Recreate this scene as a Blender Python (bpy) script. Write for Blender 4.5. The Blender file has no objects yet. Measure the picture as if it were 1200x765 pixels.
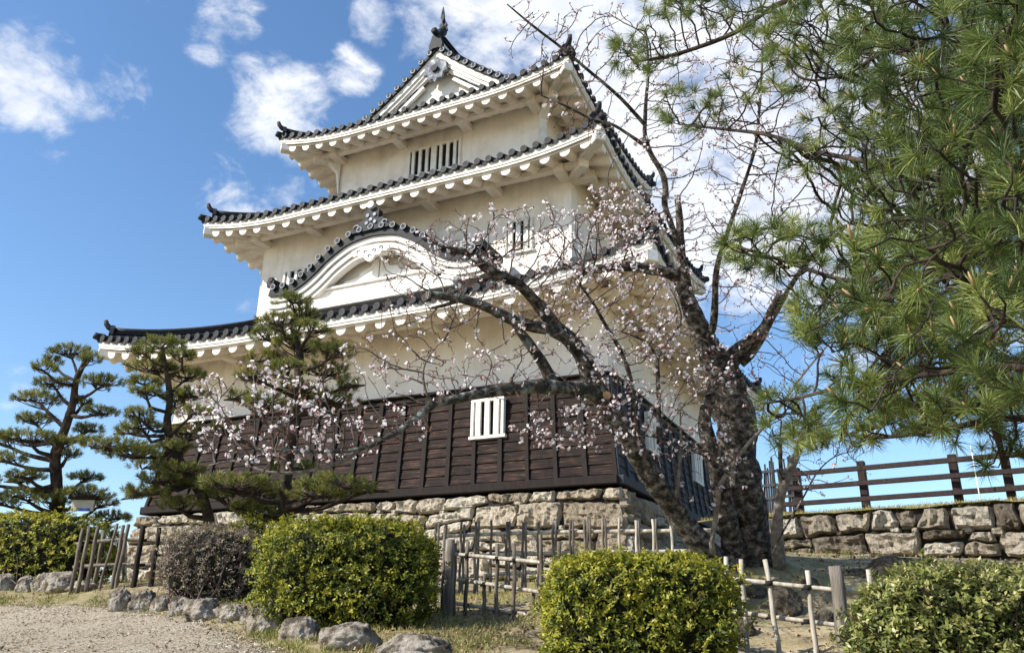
import bpy, bmesh, math, random
import numpy as np
from mathutils import Vector, Matrix, noise as mnoise

sc = bpy.context.scene
COL = sc.collection
rng = np.random.default_rng(7)
random.seed(7)

# ------------------------------------------------------------------ camera
CAM = np.array([5.204, -15.243, -2.742]); YAW, PITCH, ROLL, FPX = .449, .356, .015, 983.98
_f = np.array([-math.sin(YAW)*math.cos(PITCH), math.cos(YAW)*math.cos(PITCH), math.sin(PITCH)])
_r0 = np.array([math.cos(YAW), math.sin(YAW), 0.0]); _u0 = np.cross(_r0, _f)
_r = _r0*math.cos(ROLL)+_u0*math.sin(ROLL); _u = -_r0*math.sin(ROLL)+_u0*math.cos(ROLL)
cd = bpy.data.cameras.new('camera'); co = bpy.data.objects.new('camera', cd); COL.objects.link(co)
cd.sensor_fit = 'HORIZONTAL'; cd.sensor_width = 36; cd.lens = FPX/1200*36
cd.clip_start = .05; cd.clip_end = 60000
m = Matrix.Identity(4)
for i in range(3):
    m[i][0], m[i][1], m[i][2], m[i][3] = _r[i], _u[i], -_f[i], CAM[i]
co.matrix_world = m
sc.camera = co

def U(px, py, d):
    """world point seen at photo pixel (px,py) at optical depth d"""
    return CAM + d*(_f + _r*(px-600)/FPX - _u*(py-382.5)/FPX)
def UD(px, py):
    v = _f + _r*(px-600)/FPX - _u*(py-382.5)/FPX
    return v/np.linalg.norm(v)

# ------------------------------------------------------------------ light
SUN_AZ, SUN_EL = math.radians(42), math.radians(37)
sdir = Vector((-math.sin(SUN_AZ)*math.cos(SUN_EL), -math.cos(SUN_AZ)*math.cos(SUN_EL), math.sin(SUN_EL)))
sl = bpy.data.lights.new('sun', 'SUN'); sl.energy = 4.6; sl.angle = math.radians(.5); sl.color = (1, .955, .88)
so = bpy.data.objects.new('sun', sl); COL.objects.link(so)
so.rotation_euler = sdir.to_track_quat('Z', 'Y').to_euler()
sc.view_settings.view_transform = 'Standard'; sc.view_settings.look = 'None'
sc.view_settings.gamma = 1; sc.view_settings.use_curve_mapping = False
sc.view_settings.exposure = .6

W = bpy.data.worlds.new('World'); sc.world = W; W.use_nodes = True
nt = W.node_tree; N = nt.nodes; L = nt.links; N.clear()
out = N.new('ShaderNodeOutputWorld'); bg = N.new('ShaderNodeBackground'); L.new(bg.outputs[0], out.inputs[0])
sky = N.new('ShaderNodeTexSky'); sky.sky_type = 'NISHITA'; sky.sun_disc = False
sky.sun_elevation = SUN_EL; sky.sun_rotation = math.radians(180)+SUN_AZ
sky.air_density = 1.0; sky.dust_density = .6; sky.ozone_density = 2.2; sky.altitude = 60
SKY = .142
bg.inputs['Strength'].default_value = SKY
tc = N.new('ShaderNodeTexCoord')
def wmath(op, a, b=None, clamp=False):
    n = N.new('ShaderNodeMath'); n.operation = op; n.use_clamp = clamp
    for i, v in enumerate((a, b)):
        if v is None: continue
        if isinstance(v, (int, float)): n.inputs[i].default_value = v
        else: L.new(v, n.inputs[i])
    return n.outputs[0]
def wnoise(scale, detail, rough, dist=0, off=0):
    mp = N.new('ShaderNodeMapping'); L.new(tc.outputs['Generated'], mp.inputs['Vector'])
    mp.inputs['Location'].default_value = (off, off*.7, off*1.3); mp.inputs['Scale'].default_value = (1, 1, 1.5)
    n = N.new('ShaderNodeTexNoise'); L.new(mp.outputs[0], n.inputs['Vector'])
    n.inputs['Scale'].default_value = scale; n.inputs['Detail'].default_value = detail
    n.inputs['Roughness'].default_value = rough; n.inputs['Distortion'].default_value = dist
    return n.outputs['Fac']
# clouds at fixed directions of the sky: (px,py of the photograph's view, angular radius in px, weight)
clouds = [(630,15,130,1.3),(730,70,140,1.35),(560,10,90,.9),(850,230,160,1.35),(900,90,160,1.3),(770,330,90,.5),
          (830,150,130,1.2),(1010,180,170,1.15),(1020,330,120,.7),(1150,250,160,.8),(335,130,64,.95),(318,98,46,.75),(408,88,36,.75),
          (270,18,38,.72),(242,52,28,.62),(36,96,58,.78),(78,122,40,.74),(145,107,40,.62),(72,172,26,.55),(268,228,44,.78),(325,240,42,.7),
          (437,25,30,.58),(310,300,40,.4),(300,340,36,.42),(20,455,36,.36),(500,10,40,.7),(180,8,22,.4),(390,228,34,.42),
          (1100,-150,300,.8),(500,-260,200,.8),(100,-300,160,.7)]
acc = None
for px, py, rad, wgt in clouds:
    dv = UD(px, py)
    d = N.new('ShaderNodeVectorMath'); d.operation = 'DOT_PRODUCT'
    L.new(tc.outputs['Generated'], d.inputs[0]); d.inputs[1].default_value = tuple(dv)
    mr = N.new('ShaderNodeMapRange'); mr.interpolation_type = 'SMOOTHSTEP'
    ang = rad/FPX*1.25
    mr.inputs['From Min'].default_value = math.cos(ang); mr.inputs['From Max'].default_value = math.cos(ang*.12)
    mr.inputs['To Min'].default_value = 0; mr.inputs['To Max'].default_value = wgt
    L.new(d.outputs['Value'], mr.inputs['Value'])
    acc = mr.outputs[0] if acc is None else wmath('MAXIMUM', acc, mr.outputs[0])
n1 = wnoise(11, 9, .6, .5, 3.1); n2 = wnoise(34, 6, .62, .4, 8.3); n3 = wnoise(7, 7, .6, .3, 1.7)
dens = wmath('ADD', wmath('MULTIPLY', acc, .92), wmath('ADD', wmath('MULTIPLY', wmath('SUBTRACT', n1, .5), 2.6), wmath('MULTIPLY', wmath('SUBTRACT', n2, .5), 1.1)))
mr = N.new('ShaderNodeMapRange'); mr.interpolation_type = 'SMOOTHSTEP'; L.new(dens, mr.inputs['Value'])
mr.inputs['From Min'].default_value = .3; mr.inputs['From Max'].default_value = 1.3
cover = wmath('MULTIPLY', mr.outputs[0], wmath('MULTIPLY', acc, 3.2, True), True)
shade = N.new('ShaderNodeMapRange'); L.new(n3, shade.inputs['Value'])
shade.inputs['From Min'].default_value = .38; shade.inputs['From Max'].default_value = .62
shade.inputs['To Min'].default_value = .15; shade.inputs['To Max'].default_value = 1.02
cc = N.new('ShaderNodeMix'); cc.data_type = 'RGBA'
L.new(shade.outputs[0], cc.inputs[0]); cc.inputs[6].default_value = (3.7, 4.0, 4.6, 1); cc.inputs[7].default_value = (5.3, 5.4, 5.65, 1)
hs = N.new('ShaderNodeHueSaturation'); hs.inputs['Saturation'].default_value = 1.14; hs.inputs['Value'].default_value = 1.0
L.new(sky.outputs[0], hs.inputs['Color'])
mx = N.new('ShaderNodeMix'); mx.data_type = 'RGBA'
L.new(cover, mx.inputs[0]); L.new(hs.outputs[0], mx.inputs[6]); L.new(cc.outputs[2], mx.inputs[7])
L.new(mx.outputs[2], bg.inputs['Color'])

# ------------------------------------------------------------------ materials
def new_mat(name):
    mt = bpy.data.materials.new(name); mt.use_nodes = True
    n = mt.node_tree.nodes; b = n.get('Principled BSDF')
    return mt, n, mt.node_tree.links, b
def ramp(n, l, fac, stops):
    r = n.new('ShaderNodeValToRGB'); l.new(fac, r.inputs[0])
    els = r.color_ramp.elements
    while len(els) < len(stops): els.new(.5)
    for e, (p, c) in zip(els, stops): e.position = p; e.color = (*c, 1)
    return r.outputs[0]
def nz(n, l, vec, scale, detail=6, rough=.6, dist=0, stretch=None):
    if stretch:
        mp = n.new('ShaderNodeMapping'); l.new(vec, mp.inputs[0]); mp.inputs['Scale'].default_value = stretch; vec = mp.outputs[0]
    t = n.new('ShaderNodeTexNoise'); l.new(vec, t.inputs['Vector'])
    t.inputs['Scale'].default_value = scale; t.inputs['Detail'].default_value = detail
    t.inputs['Roughness'].default_value = rough; t.inputs['Distortion'].default_value = dist
    return t.outputs['Fac']
def surf(name, stops, scale=3, rough=.85, bump=.3, bscale=25, stretch=None, bdist=.02, stops2=None, scale2=1, spec=.3, attr=False, mixmode='MULTIPLY', mixfac=.6, streak=0):
    mt, n, l, b = new_mat(name)
    t = n.new('ShaderNodeTexCoord'); v = t.outputs['Object']
    f = nz(n, l, v, scale, 8, .65, 0, stretch)
    if attr:
        a = n.new('ShaderNodeAttribute'); a.attribute_name = 'rnd'
        q = n.new('ShaderNodeMath'); q.operation = 'MULTIPLY_ADD'; l.new(a.outputs['Fac'], q.inputs[0]); q.inputs[1].default_value = .5
        q2 = n.new('ShaderNodeMath'); q2.operation = 'MULTIPLY'; l.new(f, q2.inputs[0]); q2.inputs[1].default_value = .5
        l.new(q2.outputs[0], q.inputs[2]); f = q.outputs[0]
    c = ramp(n, l, f, stops)
    if stops2:
        c2 = ramp(n, l, nz(n, l, v, scale2, 5, .6, .3), stops2)
        mx = n.new('ShaderNodeMix'); mx.data_type = 'RGBA'; mx.blend_type = mixmode; mx.inputs[0].default_value = mixfac
        l.new(c, mx.inputs[6]); l.new(c2, mx.inputs[7]); c = mx.outputs[2]
    if streak:                                       # rain-washed vertical stains
        c2 = ramp(n, l, nz(n, l, v, 5, 6, .65, .2, (1, 1, .07)), [(.38, (.42, .4, .37)), (.56, (1, 1, 1))])
        mx = n.new('ShaderNodeMix'); mx.data_type = 'RGBA'; mx.blend_type = 'MULTIPLY'; mx.inputs[0].default_value = streak
        l.new(c, mx.inputs[6]); l.new(c2, mx.inputs[7]); c = mx.outputs[2]
    l.new(c, b.inputs['Base Color']); b.inputs['Roughness'].default_value = rough
    b.inputs['Specular IOR Level'].default_value = spec
    if bump:
        bp = n.new('ShaderNodeBump'); bp.inputs['Strength'].default_value = bump; bp.inputs['Distance'].default_value = bdist
        l.new(nz(n, l, v, bscale, 8, .7, 0, stretch), bp.inputs['Height']); l.new(bp.outputs[0], b.inputs['Normal'])
    return mt
def leafmat(name, stops, trans=.35, rough=.5, tcol=None):
    mt, n, l, b = new_mat(name)
    a = n.new('ShaderNodeAttribute'); a.attribute_name = 'rnd'
    c = ramp(n, l, a.outputs['Fac'], stops)
    l.new(c, b.inputs['Base Color']); b.inputs['Roughness'].default_value = rough; b.inputs['Specular IOR Level'].default_value = .35
    if trans:
        t = n.new('ShaderNodeBsdfTranslucent'); l.new(c, t.inputs[0])
        ms = n.new('ShaderNodeMixShader'); ms.inputs[0].default_value = trans
        l.new(b.outputs[0], ms.inputs[1]); l.new(t.outputs[0], ms.inputs[2])
        o = n.get('Material Output'); l.new(ms.outputs[0], o.inputs[0])
    return mt
M = {}
M['plaster'] = surf('plaster', [(.25, (.76, .675, .58)), (.5, (.87, .79, .695)), (.75, (.89, .83, .755))], 1.6, .9, .12, 40,
                    stops2=[(.28, (.7, .67, .63)), (.5, (1, 1, 1))], scale2=1.3, mixfac=.6, streak=.13)
M['plaster_white'] = surf('plaster_white', [(.3, (.7, .655, .58)), (.55, (.82, .79, .73))], 3, .85, .1, 40,
                    stops2=[(.35, (.7, .67, .62)), (.5, (1, 1, 1))], scale2=2.2)
M['tile'] = surf('roof_tile', [(.3, (.006, .0065, .008)), (.5, (.012, .013, .016)), (.72, (.03, .032, .036))], 9, .65, .25, 30, spec=.3, attr=False)
M['tile_rim'] = surf('roof_tile_rim', [(.3, (.16, .17, .19)), (.7, (.4, .42, .46))], 9, .6, .2, 30)
M['tile_lip'] = surf('roof_tile_lip', [(.3, (.012, .013, .016)), (.7, (.04, .042, .05))], 9, .55, .2, 30)
M['mortar'] = surf('roof_mortar', [(.3, (.55, .52, .47)), (.6, (.78, .76, .72))], 5, .9, .2, 30)
M['wood_dark'] = surf('weathered_board', [(.34, (.007, .0045, .004)), (.48, (.02, .011, .008)), (.58, (.058, .03, .02)), (.66, (.13, .072, .05)), (.78, (.3, .2, .15))], 3.2, .8, .8, 9, (.7, .7, 11),
                      stops2=[(.35, (.25, .22, .22)), (.58, (1, 1, 1))], scale2=1.9, mixfac=.85)
M['wood_batten'] = surf('dark_batten', [(.3, (.007, .005, .004)), (.6, (.02, .012, .009)), (.8, (.05, .03, .022))], 4, .8, .4, 14, (8, 8, .7))
M['wood_grey'] = surf('grey_batten', [(.3, (.022, .022, .026)), (.7, (.075, .072, .075))], 4, .8, .4, 14, (8, 8, .7))
M['dark'] = surf('dark_room', [(.3, (.006, .006, .007)), (.7, (.012, .012, .012))], 4, .9, 0)
M['stone'] = surf('tan_stone', [(.25, (.34, .275, .19)), (.42, (.54, .455, .335)), (.6, (.64, .56, .43)), (.8, (.7, .64, .53))], 3, .95, 1.0, 8, bdist=.16,
                  stops2=[(.36, (.24, .2, .17)), (.46, (1, 1, 1))], scale2=17, attr=True, mixfac=.5)
M['stone_grey'] = surf('grey_brown_stone', [(.25, (.13, .105, .075)), (.45, (.31, .26, .19)), (.6, (.46, .4, .31)), (.8, (.58, .53, .44))], 8, .95, 1.0, 14, bdist=.09,
                  stops2=[(.38, (.16, .14, .12)), (.47, (1, 1, 1))], scale2=20, attr=True, mixfac=.7)
M['boulder'] = surf('boulder', [(.3, (.18, .14, .1)), (.45, (.38, .32, .245)), (.58, (.52, .46, .38)), (.72, (.72, .67, .6))], 5, .92, 1.0, 8, bdist=.14,
                  stops2=[(.4, (.14, .115, .085)), (.5, (1, 1, 1))], scale2=7, mixfac=.8)
M['gap'] = surf('dark_joint', [(.3, (.012, .01, .008)), (.7, (.03, .026, .02))], 4, .95, .3, 10)
M['bark_cherry'] = surf('cherry_bark', [(.34, (.014, .011, .009)), (.45, (.055, .045, .036)), (.53, (.16, .135, .11)), (.66, (.42, .385, .33))], 13, .92, 1.0, 15, (1, 1, 1.3), .07,
                  stops2=[(.38, (.3, .28, .26)), (.55, (1, 1, 1))], scale2=3.6)
M['bark_lichen'] = surf('lichened_bark', [(.36, (.02, .017, .014)), (.5, (.07, .062, .052)), (.58, (.2, .21, .18)), (.7, (.38, .39, .35))], 9, .9, 1.0, 22, None, .03)
M['bark_pale'] = surf('pale_bark', [(.3, (.06, .05, .04)), (.5, (.19, .16, .13)), (.7, (.36, .32, .27))], 12, .9, .7, 30, None, .02)
M['twig'] = surf('twig', [(.3, (.03, .022, .018)), (.55, (.1, .075, .06)), (.75, (.24, .2, .165))], 5, .8, 0)
M['bark_pine'] = surf('pine_bark', [(.3, (.016, .012, .01)), (.5, (.05, .036, .028)), (.7, (.125, .09, .068))], 9, .95, 1.0, 20, (1, 1, .6), .04)
M['needle'] = leafmat('pine_needle', [(0, (.026, .04, .013)), (.35, (.078, .118, .027)), (.7, (.175, .22, .05)), (1, (.41, .43, .125))], .3, .38)
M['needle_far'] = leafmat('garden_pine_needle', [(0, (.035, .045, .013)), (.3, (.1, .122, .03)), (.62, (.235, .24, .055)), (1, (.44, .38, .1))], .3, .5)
M['candle'] = surf('pine_candle', [(.3, (.3, .17, .08)), (.7, (.5, .33, .18))], 30, .7, .3, 60)
M['petal'] = leafmat('petal', [(0, (.88, .68, .69)), (.35, (.91, .82, .82)), (1, (.94, .91, .9))], .45, .6)
M['bud'] = leafmat('bud', [(0, (.14, .03, .026)), (.5, (.29, .085, .06)), (1, (.42, .22, .14))], .15, .6)
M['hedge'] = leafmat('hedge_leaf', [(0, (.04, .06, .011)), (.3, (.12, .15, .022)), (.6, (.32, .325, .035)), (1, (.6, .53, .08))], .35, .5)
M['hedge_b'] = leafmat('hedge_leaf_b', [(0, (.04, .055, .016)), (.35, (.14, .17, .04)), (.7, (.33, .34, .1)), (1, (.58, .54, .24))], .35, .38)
M['shrub'] = leafmat('brown_leaf', [(0, (.06, .04, .028)), (.45, (.2, .15, .11)), (.8, (.42, .34, .27)), (.9, (.5, .43, .33)), (1, (.46, .42, .1))], .25, .6)
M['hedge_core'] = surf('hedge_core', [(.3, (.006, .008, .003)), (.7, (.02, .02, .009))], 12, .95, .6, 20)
M['bamboo'] = surf('weathered_bamboo', [(.3, (.2, .165, .12)), (.5, (.42, .37, .29)), (.7, (.62, .57, .47))], 5, .7, .3, 20, (4, 4, .8))
M['bamboo_dark'] = surf('dark_bamboo', [(.3, (.045, .035, .026)), (.5, (.13, .105, .08)), (.75, (.32, .275, .22))], 5, .75, .3, 20, (4, 4, .8))
M['tie'] = surf('black_tie', [(.3, (.012, .011, .01)), (.7, (.03, .027, .024))], 20, .9, .3, 60)
M['wood_post'] = surf('old_post', [(.3, (.09, .075, .06)), (.55, (.22, .19, .155)), (.75, (.4, .37, .32))], 4, .85, .6, 18, (6, 6, .6))
M['rail'] = surf('dark_rail', [(.3, (.008, .005, .004)), (.55, (.022, .011, .009)), (.8, (.06, .026, .02))], 4, .7, .3, 20, (6, 6, .8))
M['soil'] = surf('ground_soil', [(.3, (.14, .1, .055)), (.45, (.3, .235, .135)), (.58, (.42, .335, .2)), (.75, (.54, .45, .28))], 3, .95, .9, 16, bdist=.04,
                  stops2=[(.38, (.5, .6, .3)), (.56, (1, 1, 1))], scale2=.8, mixfac=.75)
M['gravel'] = surf('gravel_path', [(.3, (.25, .2, .14)), (.45, (.43, .355, .25)), (.6, (.58, .5, .375)), (.75, (.7, .62, .49))], 30, .95, 1.0, 34, bdist=.05,
                  stops2=[(.3, (.74, .7, .62)), (.6, (1, 1, 1))], scale2=.7, mixfac=.7)
M['bank'] = surf('bank_turf', [(.3, (.12, .09, .035)), (.5, (.3, .235, .1)), (.7, (.47, .38, .19))], 5, .95, .9, 26, bdist=.04)
M['grass'] = leafmat('grass_blade', [(0, (.08, .11, .018)), (.3, (.18, .19, .035)), (.55, (.37, .32, .1)), (1, (.58, .48, .23))], .25, .7)
M['pebble'] = leafmat('pebble', [(0, (.25, .2, .14)), (.5, (.46, .385, .28)), (1, (.68, .61, .49))], 0, .9)
M['dryleaf'] = leafmat('dry_leaf', [(0, (.1, .05, .025)), (.5, (.24, .14, .07)), (1, (.42, .3, .18))], .15, .8)
M['red'] = surf('red_paint', [(.3, (.5, .04, .02)), (.7, (.62, .07, .035))], 4, .5, .05, 20)
M['cream'] = surf('cream_board', [(.3, (.4, .36, .28)), (.7, (.56, .52, .43))], 4, .7, .1, 20)
M['blue'] = surf('blue_paint', [(.3, (.03, .05, .25)), (.7, (.05, .08, .35))], 4, .5, .05, 20)
M['whitepole'] = surf('white_pole', [(.3, (.6, .58, .55)), (.7, (.75, .73, .7))], 4, .5, 0)
M['far'] = surf('far_plain', [(.3, (.05, .07, .03)), (.7, (.12, .13, .07))], .01, .95, 0)

# ------------------------------------------------------------------ object helpers
def empty(name, loc, label, cat, group=None):
    o = bpy.data.objects.new(name, None); COL.objects.link(o); o.location = Vector(loc); o.empty_display_size = .2
    tag(o, label, cat, group); return o
def tag(o, label=None, cat=None, group=None, kind=None):
    if label: o['label'] = label
    if cat: o['category'] = cat
    if group: o['group'] = group
    if kind: o['kind'] = kind
    return o
def origin(parent):
    v = np.zeros(3)
    while parent is not None:
        v = v+np.array(parent.location); parent = parent.parent
    return v
def npobj(name, V, F, mt, parent=None, rnd=None, smooth=False, loc=None, kind=None):
    """V (n,3) world verts, F (m,k) faces with the same k. rnd = per-face value"""
    V = np.asarray(V, float); F = np.asarray(F, np.int32)
    off = origin(parent)
    l = np.zeros(3)
    if parent is None:
        l = np.array(loc) if loc is not None else np.array([V[:, 0].mean(), V[:, 1].mean(), V[:, 2].min()])
    me = bpy.data.meshes.new(name)
    me.vertices.add(len(V)); me.vertices.foreach_set('co', (V-off-l).astype(np.float32).ravel())
    k = F.shape[1]; me.loops.add(F.size); me.loops.foreach_set('vertex_index', F.ravel())
    me.polygons.add(len(F)); me.polygons.foreach_set('loop_start', np.arange(0, F.size, k, dtype=np.int32))
    me.polygons.foreach_set('loop_total', np.full(len(F), k, np.int32))
    if smooth: me.polygons.foreach_set('use_smooth', np.ones(len(F), bool))
    if rnd is not None:
        a = me.attributes.new('rnd', 'FLOAT', 'FACE'); a.data.foreach_set('value', np.asarray(rnd, np.float32))
    me.update(calc_edges=True); me.validate(); me.materials.append(mt)
    o = bpy.data.objects.new(name, me); COL.objects.link(o)
    if parent is not None: o.parent = parent
    else: o.location = Vector(l)
    if kind: o['kind'] = kind
    return o

class MB:
    """collects polygons of any size in world space"""
    def __init__(s): s.v = []; s.f = []; s.sm = []; s.r = []
    def add(s, vs, fs, smooth=False, r=None):
        b = len(s.v); s.v.extend([tuple(map(float, v)) for v in vs])
        if r is None: r = random.random()
        for f in fs: s.f.append(tuple(b+i for i in f)); s.sm.append(smooth); s.r.append(r)
    def box(s, c, h, ax=None, bev=0.0):
        ax = ax if ax is not None else np.eye(3); c = np.asarray(c, float)
        if bev <= 0:
            P = [c+ax[0]*h[0]*a+ax[1]*h[1]*b+ax[2]*h[2]*d for a in (-1, 1) for b in (-1, 1) for d in (-1, 1)]
            s.add(P, [(0, 1, 3, 2), (4, 6, 7, 5), (0, 4, 5, 1), (2, 3, 7, 6), (0, 2, 6, 4), (1, 5, 7, 3)])
        else:
            bm = bmesh.new(); bmesh.ops.create_cube(bm, size=2)
            for v in bm.verts: v.co = Vector((v.co.x*h[0], v.co.y*h[1], v.co.z*h[2]))
            bmesh.ops.bevel(bm, geom=bm.edges[:], offset=min(bev, min(h)*.8), segments=1, affect='EDGES')
            bm.verts.index_update()
            A = np.array(ax)
            s.add([c+np.array(v.co)@A for v in bm.verts], [tuple(v.index for v in f.verts) for f in bm.faces]); bm.free()
    def bar(s, a, b, w, h, up=(0, 0, 1), bev=0.0):
        a = np.asarray(a, float); b = np.asarray(b, float); d = b-a; ln = np.linalg.norm(d); d = d/ln
        up = np.asarray(up, float); sd = np.cross(d, up); sd /= np.linalg.norm(sd)+1e-9; up = np.cross(sd, d)
        s.box((a+b)/2, (ln/2, w/2, h/2), np.array([d, sd, up]), bev)
    def prism(s, poly, d0, d1, fn, smooth=False):
        """polygon (u,v) list extruded between depths d0 and d1, fn(u,v,d)->world"""
        n = len(poly); P = [fn(u, v, d0) for u, v in poly]+[fn(u, v, d1) for u, v in poly]
        s.add(P, [tuple(range(n)), tuple(range(2*n-1, n-1, -1))]+[(i, i+n, (i+1) % n+n, (i+1) % n) for i in range(n)])
    def tube(s, pts, rads, k=8, cap=True, jit=0.0, smooth=True, nscale=4.0):
        pts = np.asarray(pts, float); n = len(pts)
        T = np.gradient(pts, axis=0); T /= np.linalg.norm(T, axis=1)[:, None]+1e-12
        ref = np.array([0, 0, 1.0]) if abs(T[0][2]) < .9 else np.array([1.0, 0, 0])
        B = np.cross(T[0], ref); B /= np.linalg.norm(B)
        vs = []
        for i in range(n):
            B = B-T[i]*(B@T[i]); B /= np.linalg.norm(B)+1e-12; C = np.cross(T[i], B)
            for j in range(k):
                a = 2*math.pi*j/k; dv = B*math.cos(a)+C*math.sin(a); rr = rads[i]
                if jit:
                    q = pts[i]+dv*rr
                    rr *= 1+jit*(mnoise.noise(Vector(q*nscale))+.6*mnoise.noise(Vector(q*nscale*2.7)))
                vs.append(pts[i]+dv*rr)
        fs = [(i*k+j, i*k+(j+1) % k, (i+1)*k+(j+1) % k, (i+1)*k+j) for i in range(n-1) for j in range(k)]
        if cap: fs += [tuple(range(k-1, -1, -1)), tuple((n-1)*k+j for j in range(k))]
        s.add(vs, fs, smooth)
    def grid(s, P, smooth=True, flip=False):
        P = np.asarray(P, float); a, b = P.shape[:2]
        fs = [(i*b+j, (i+1)*b+j, (i+1)*b+j+1, i*b+j+1) for i in range(a-1) for j in range(b-1)]
        if flip: fs = [f[::-1] for f in fs]
        s.add(P.reshape(-1, 3), fs, smooth)
    def disc(s, c, nrm, r, k=12, th=.02):
        c = np.asarray(c, float); nrm = np.asarray(nrm, float); nrm /= np.linalg.norm(nrm)
        s.tube([c-nrm*th, c+nrm*th], [r, r], k, True, smooth=False)
    def build(s, name, mt, parent=None, loc=None, attr=False):
        me = bpy.data.meshes.new(name)
        V = np.array(s.v); off = origin(parent); l = np.zeros(3)
        if parent is None: l = np.array(loc) if loc is not None else np.array([V[:, 0].mean(), V[:, 1].mean(), V[:, 2].min()])
        me.from_pydata((V-off-l).tolist(), [], s.f)
        me.polygons.foreach_set('use_smooth', s.sm)
        if attr:
            a = me.attributes.new('rnd', 'FLOAT', 'FACE'); a.data.foreach_set('value', s.r)
        me.update(); me.materials.append(mt)
        o = bpy.data.objects.new(name, me); COL.objects.link(o)
        if parent is not None: o.parent = parent
        else: o.location = Vector(l)
        return o

def catmull(P, step):
    P = np.asarray(P, float); Q = np.vstack([2*P[0]-P[1], P, 2*P[-1]-P[-2]]); outp = []
    for i in range(1, len(Q)-2):
        p0, p1, p2, p3 = Q[i-1:i+3]; n = max(2, int(np.linalg.norm((p2-p1)[:3])/step))
        for t in np.arange(n)/n:
            outp.append(.5*((2*p1)+(-p0+p2)*t+(2*p0-5*p1+4*p2-p3)*t*t+(-p0+3*p1-3*p2+p3)*t**3))
    outp.append(P[-1]); return np.array(outp)

# ------------------------------------------------------------------ terrain
ctrl = [(330,765,6.2),(150,765,7.2),(0,765,8.2),(0,709,12.3),(130,712,11.5),(240,728,9.5),(-150,740,11),
        (140,692,12.3),(240,708,10.6),(300,718,9.4),(0,693,14.1),(60,694,13.5),(480,738,7.9),(487,772,6.3),(408,758,6.9),(352,750,7.4),(560,738,8.2),(600,700,12.0),(621,682,15.2),(500,681,16.4),
        (740,690,13.2),(850,655,9.6),(960,657,12),(1150,657,11.3),(900,815,6.3),(980,830,5.9),(1100,815,5.2),(870,782,7.1),(950,786,6.9),(930,702,8.6),
        (760,785,6.6),(650,757,7.0),(1080,700,8.2),(400,748,7.2)]
TP = np.array([U(*c) for c in ctrl])
extra = np.array([[5.2,-15.3,-4.1],[2.5,-14.5,-3.75],[7.5,-13.5,-4.0],[4.0,-17.5,-4.3],[8,-17,-4.4],[-11.9,-.6,-1.72],[-14,3,-1.8],[-20,-2,-1.9],[-16,-12,-2.6],[3.5,5,-1.5],[-8,-17,-4.0],[-6,-1.2,-1.72]])
TP = np.vstack([TP, extra])
def _phi(r): return np.where(r > 1e-9, r*r*np.log(r+1e-12), 0)
_n = len(TP); _K = _phi(np.linalg.norm(TP[:, None, :2]-TP[None, :, :2], axis=2))+np.eye(_n)*.03
_A = np.zeros((_n+3, _n+3)); _A[:_n, :_n] = _K; _A[:_n, _n] = 1; _A[:_n, _n+1:] = TP[:, :2]; _A[_n, :_n] = 1; _A[_n+1:, :_n] = TP[:, :2].T
_w = np.linalg.solve(_A, np.concatenate([TP[:, 2], np.zeros(3)]))
def H(x, y):
    x = np.atleast_1d(np.asarray(x, float)); y = np.atleast_1d(np.asarray(y, float))
    sh = x.shape; X = np.stack([x.ravel(), y.ravel()], 1)
    z = np.empty(len(X))
    for i in range(0, len(X), 20000):
        q = X[i:i+20000]; r = np.linalg.norm(q[:, None]-TP[None, :, :2], axis=2)
        z[i:i+20000] = _phi(r)@_w[:_n]+_w[_n]+q@_w[_n+1:]
    d = np.linalg.norm(X-np.array([-3, -6]), axis=1)
    t = np.clip((d-13)/14, 0, 1); t = t*t*(3-2*t)
    z = z*(1-t)+t*(-2.2)
    e = np.clip((d-55)/250, 0, 1); z = z-e*e*60
    return z.reshape(sh)
def H1(x, y): return float(H(x, y)[0])
def seg(a, b, n): return list(np.linspace(a, b, n, endpoint=False))
gx = np.array(seg(-9000,-1000,6)+seg(-1000,-100,10)+seg(-100,-26,10)+seg(-26,-14,24)+seg(-14,10,160)+seg(10,26,24)+seg(26,100,10)+seg(100,1000,10)+seg(1000,9000,6)+[9000])
gy = np.array(seg(-9000,-1000,6)+seg(-1000,-100,10)+seg(-100,-24,8)+seg(-24,-16,24)+seg(-16,2,130)+seg(2,20,24)+seg(20,100,10)+seg(100,1000,10)+seg(1000,9000,6)+[9000])
GX, GY = np.meshgrid(gx, gy, indexing='ij'); GZ = H(GX, GY)
near = (np.hypot(GX+1, GY+8) < 14)
for i, j in zip(*np.where(near)):
    q = Vector((GX[i, j], GY[i, j], 0)); GZ[i, j] += .025*mnoise.noise(q*1.7)+.018*mnoise.noise(q*5)
a, b = GX.shape
idx = np.arange(a*b).reshape(a, b)
F = np.stack([idx[:-1, :-1], idx[1:, :-1], idx[1:, 1:], idx[:-1, 1:]], -1).reshape(-1, 4)
npobj('ground', np.stack([GX, GY, GZ], -1).reshape(-1, 3), F, M['soil'], smooth=True, loc=(0, 0, 0), kind='structure')
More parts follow.
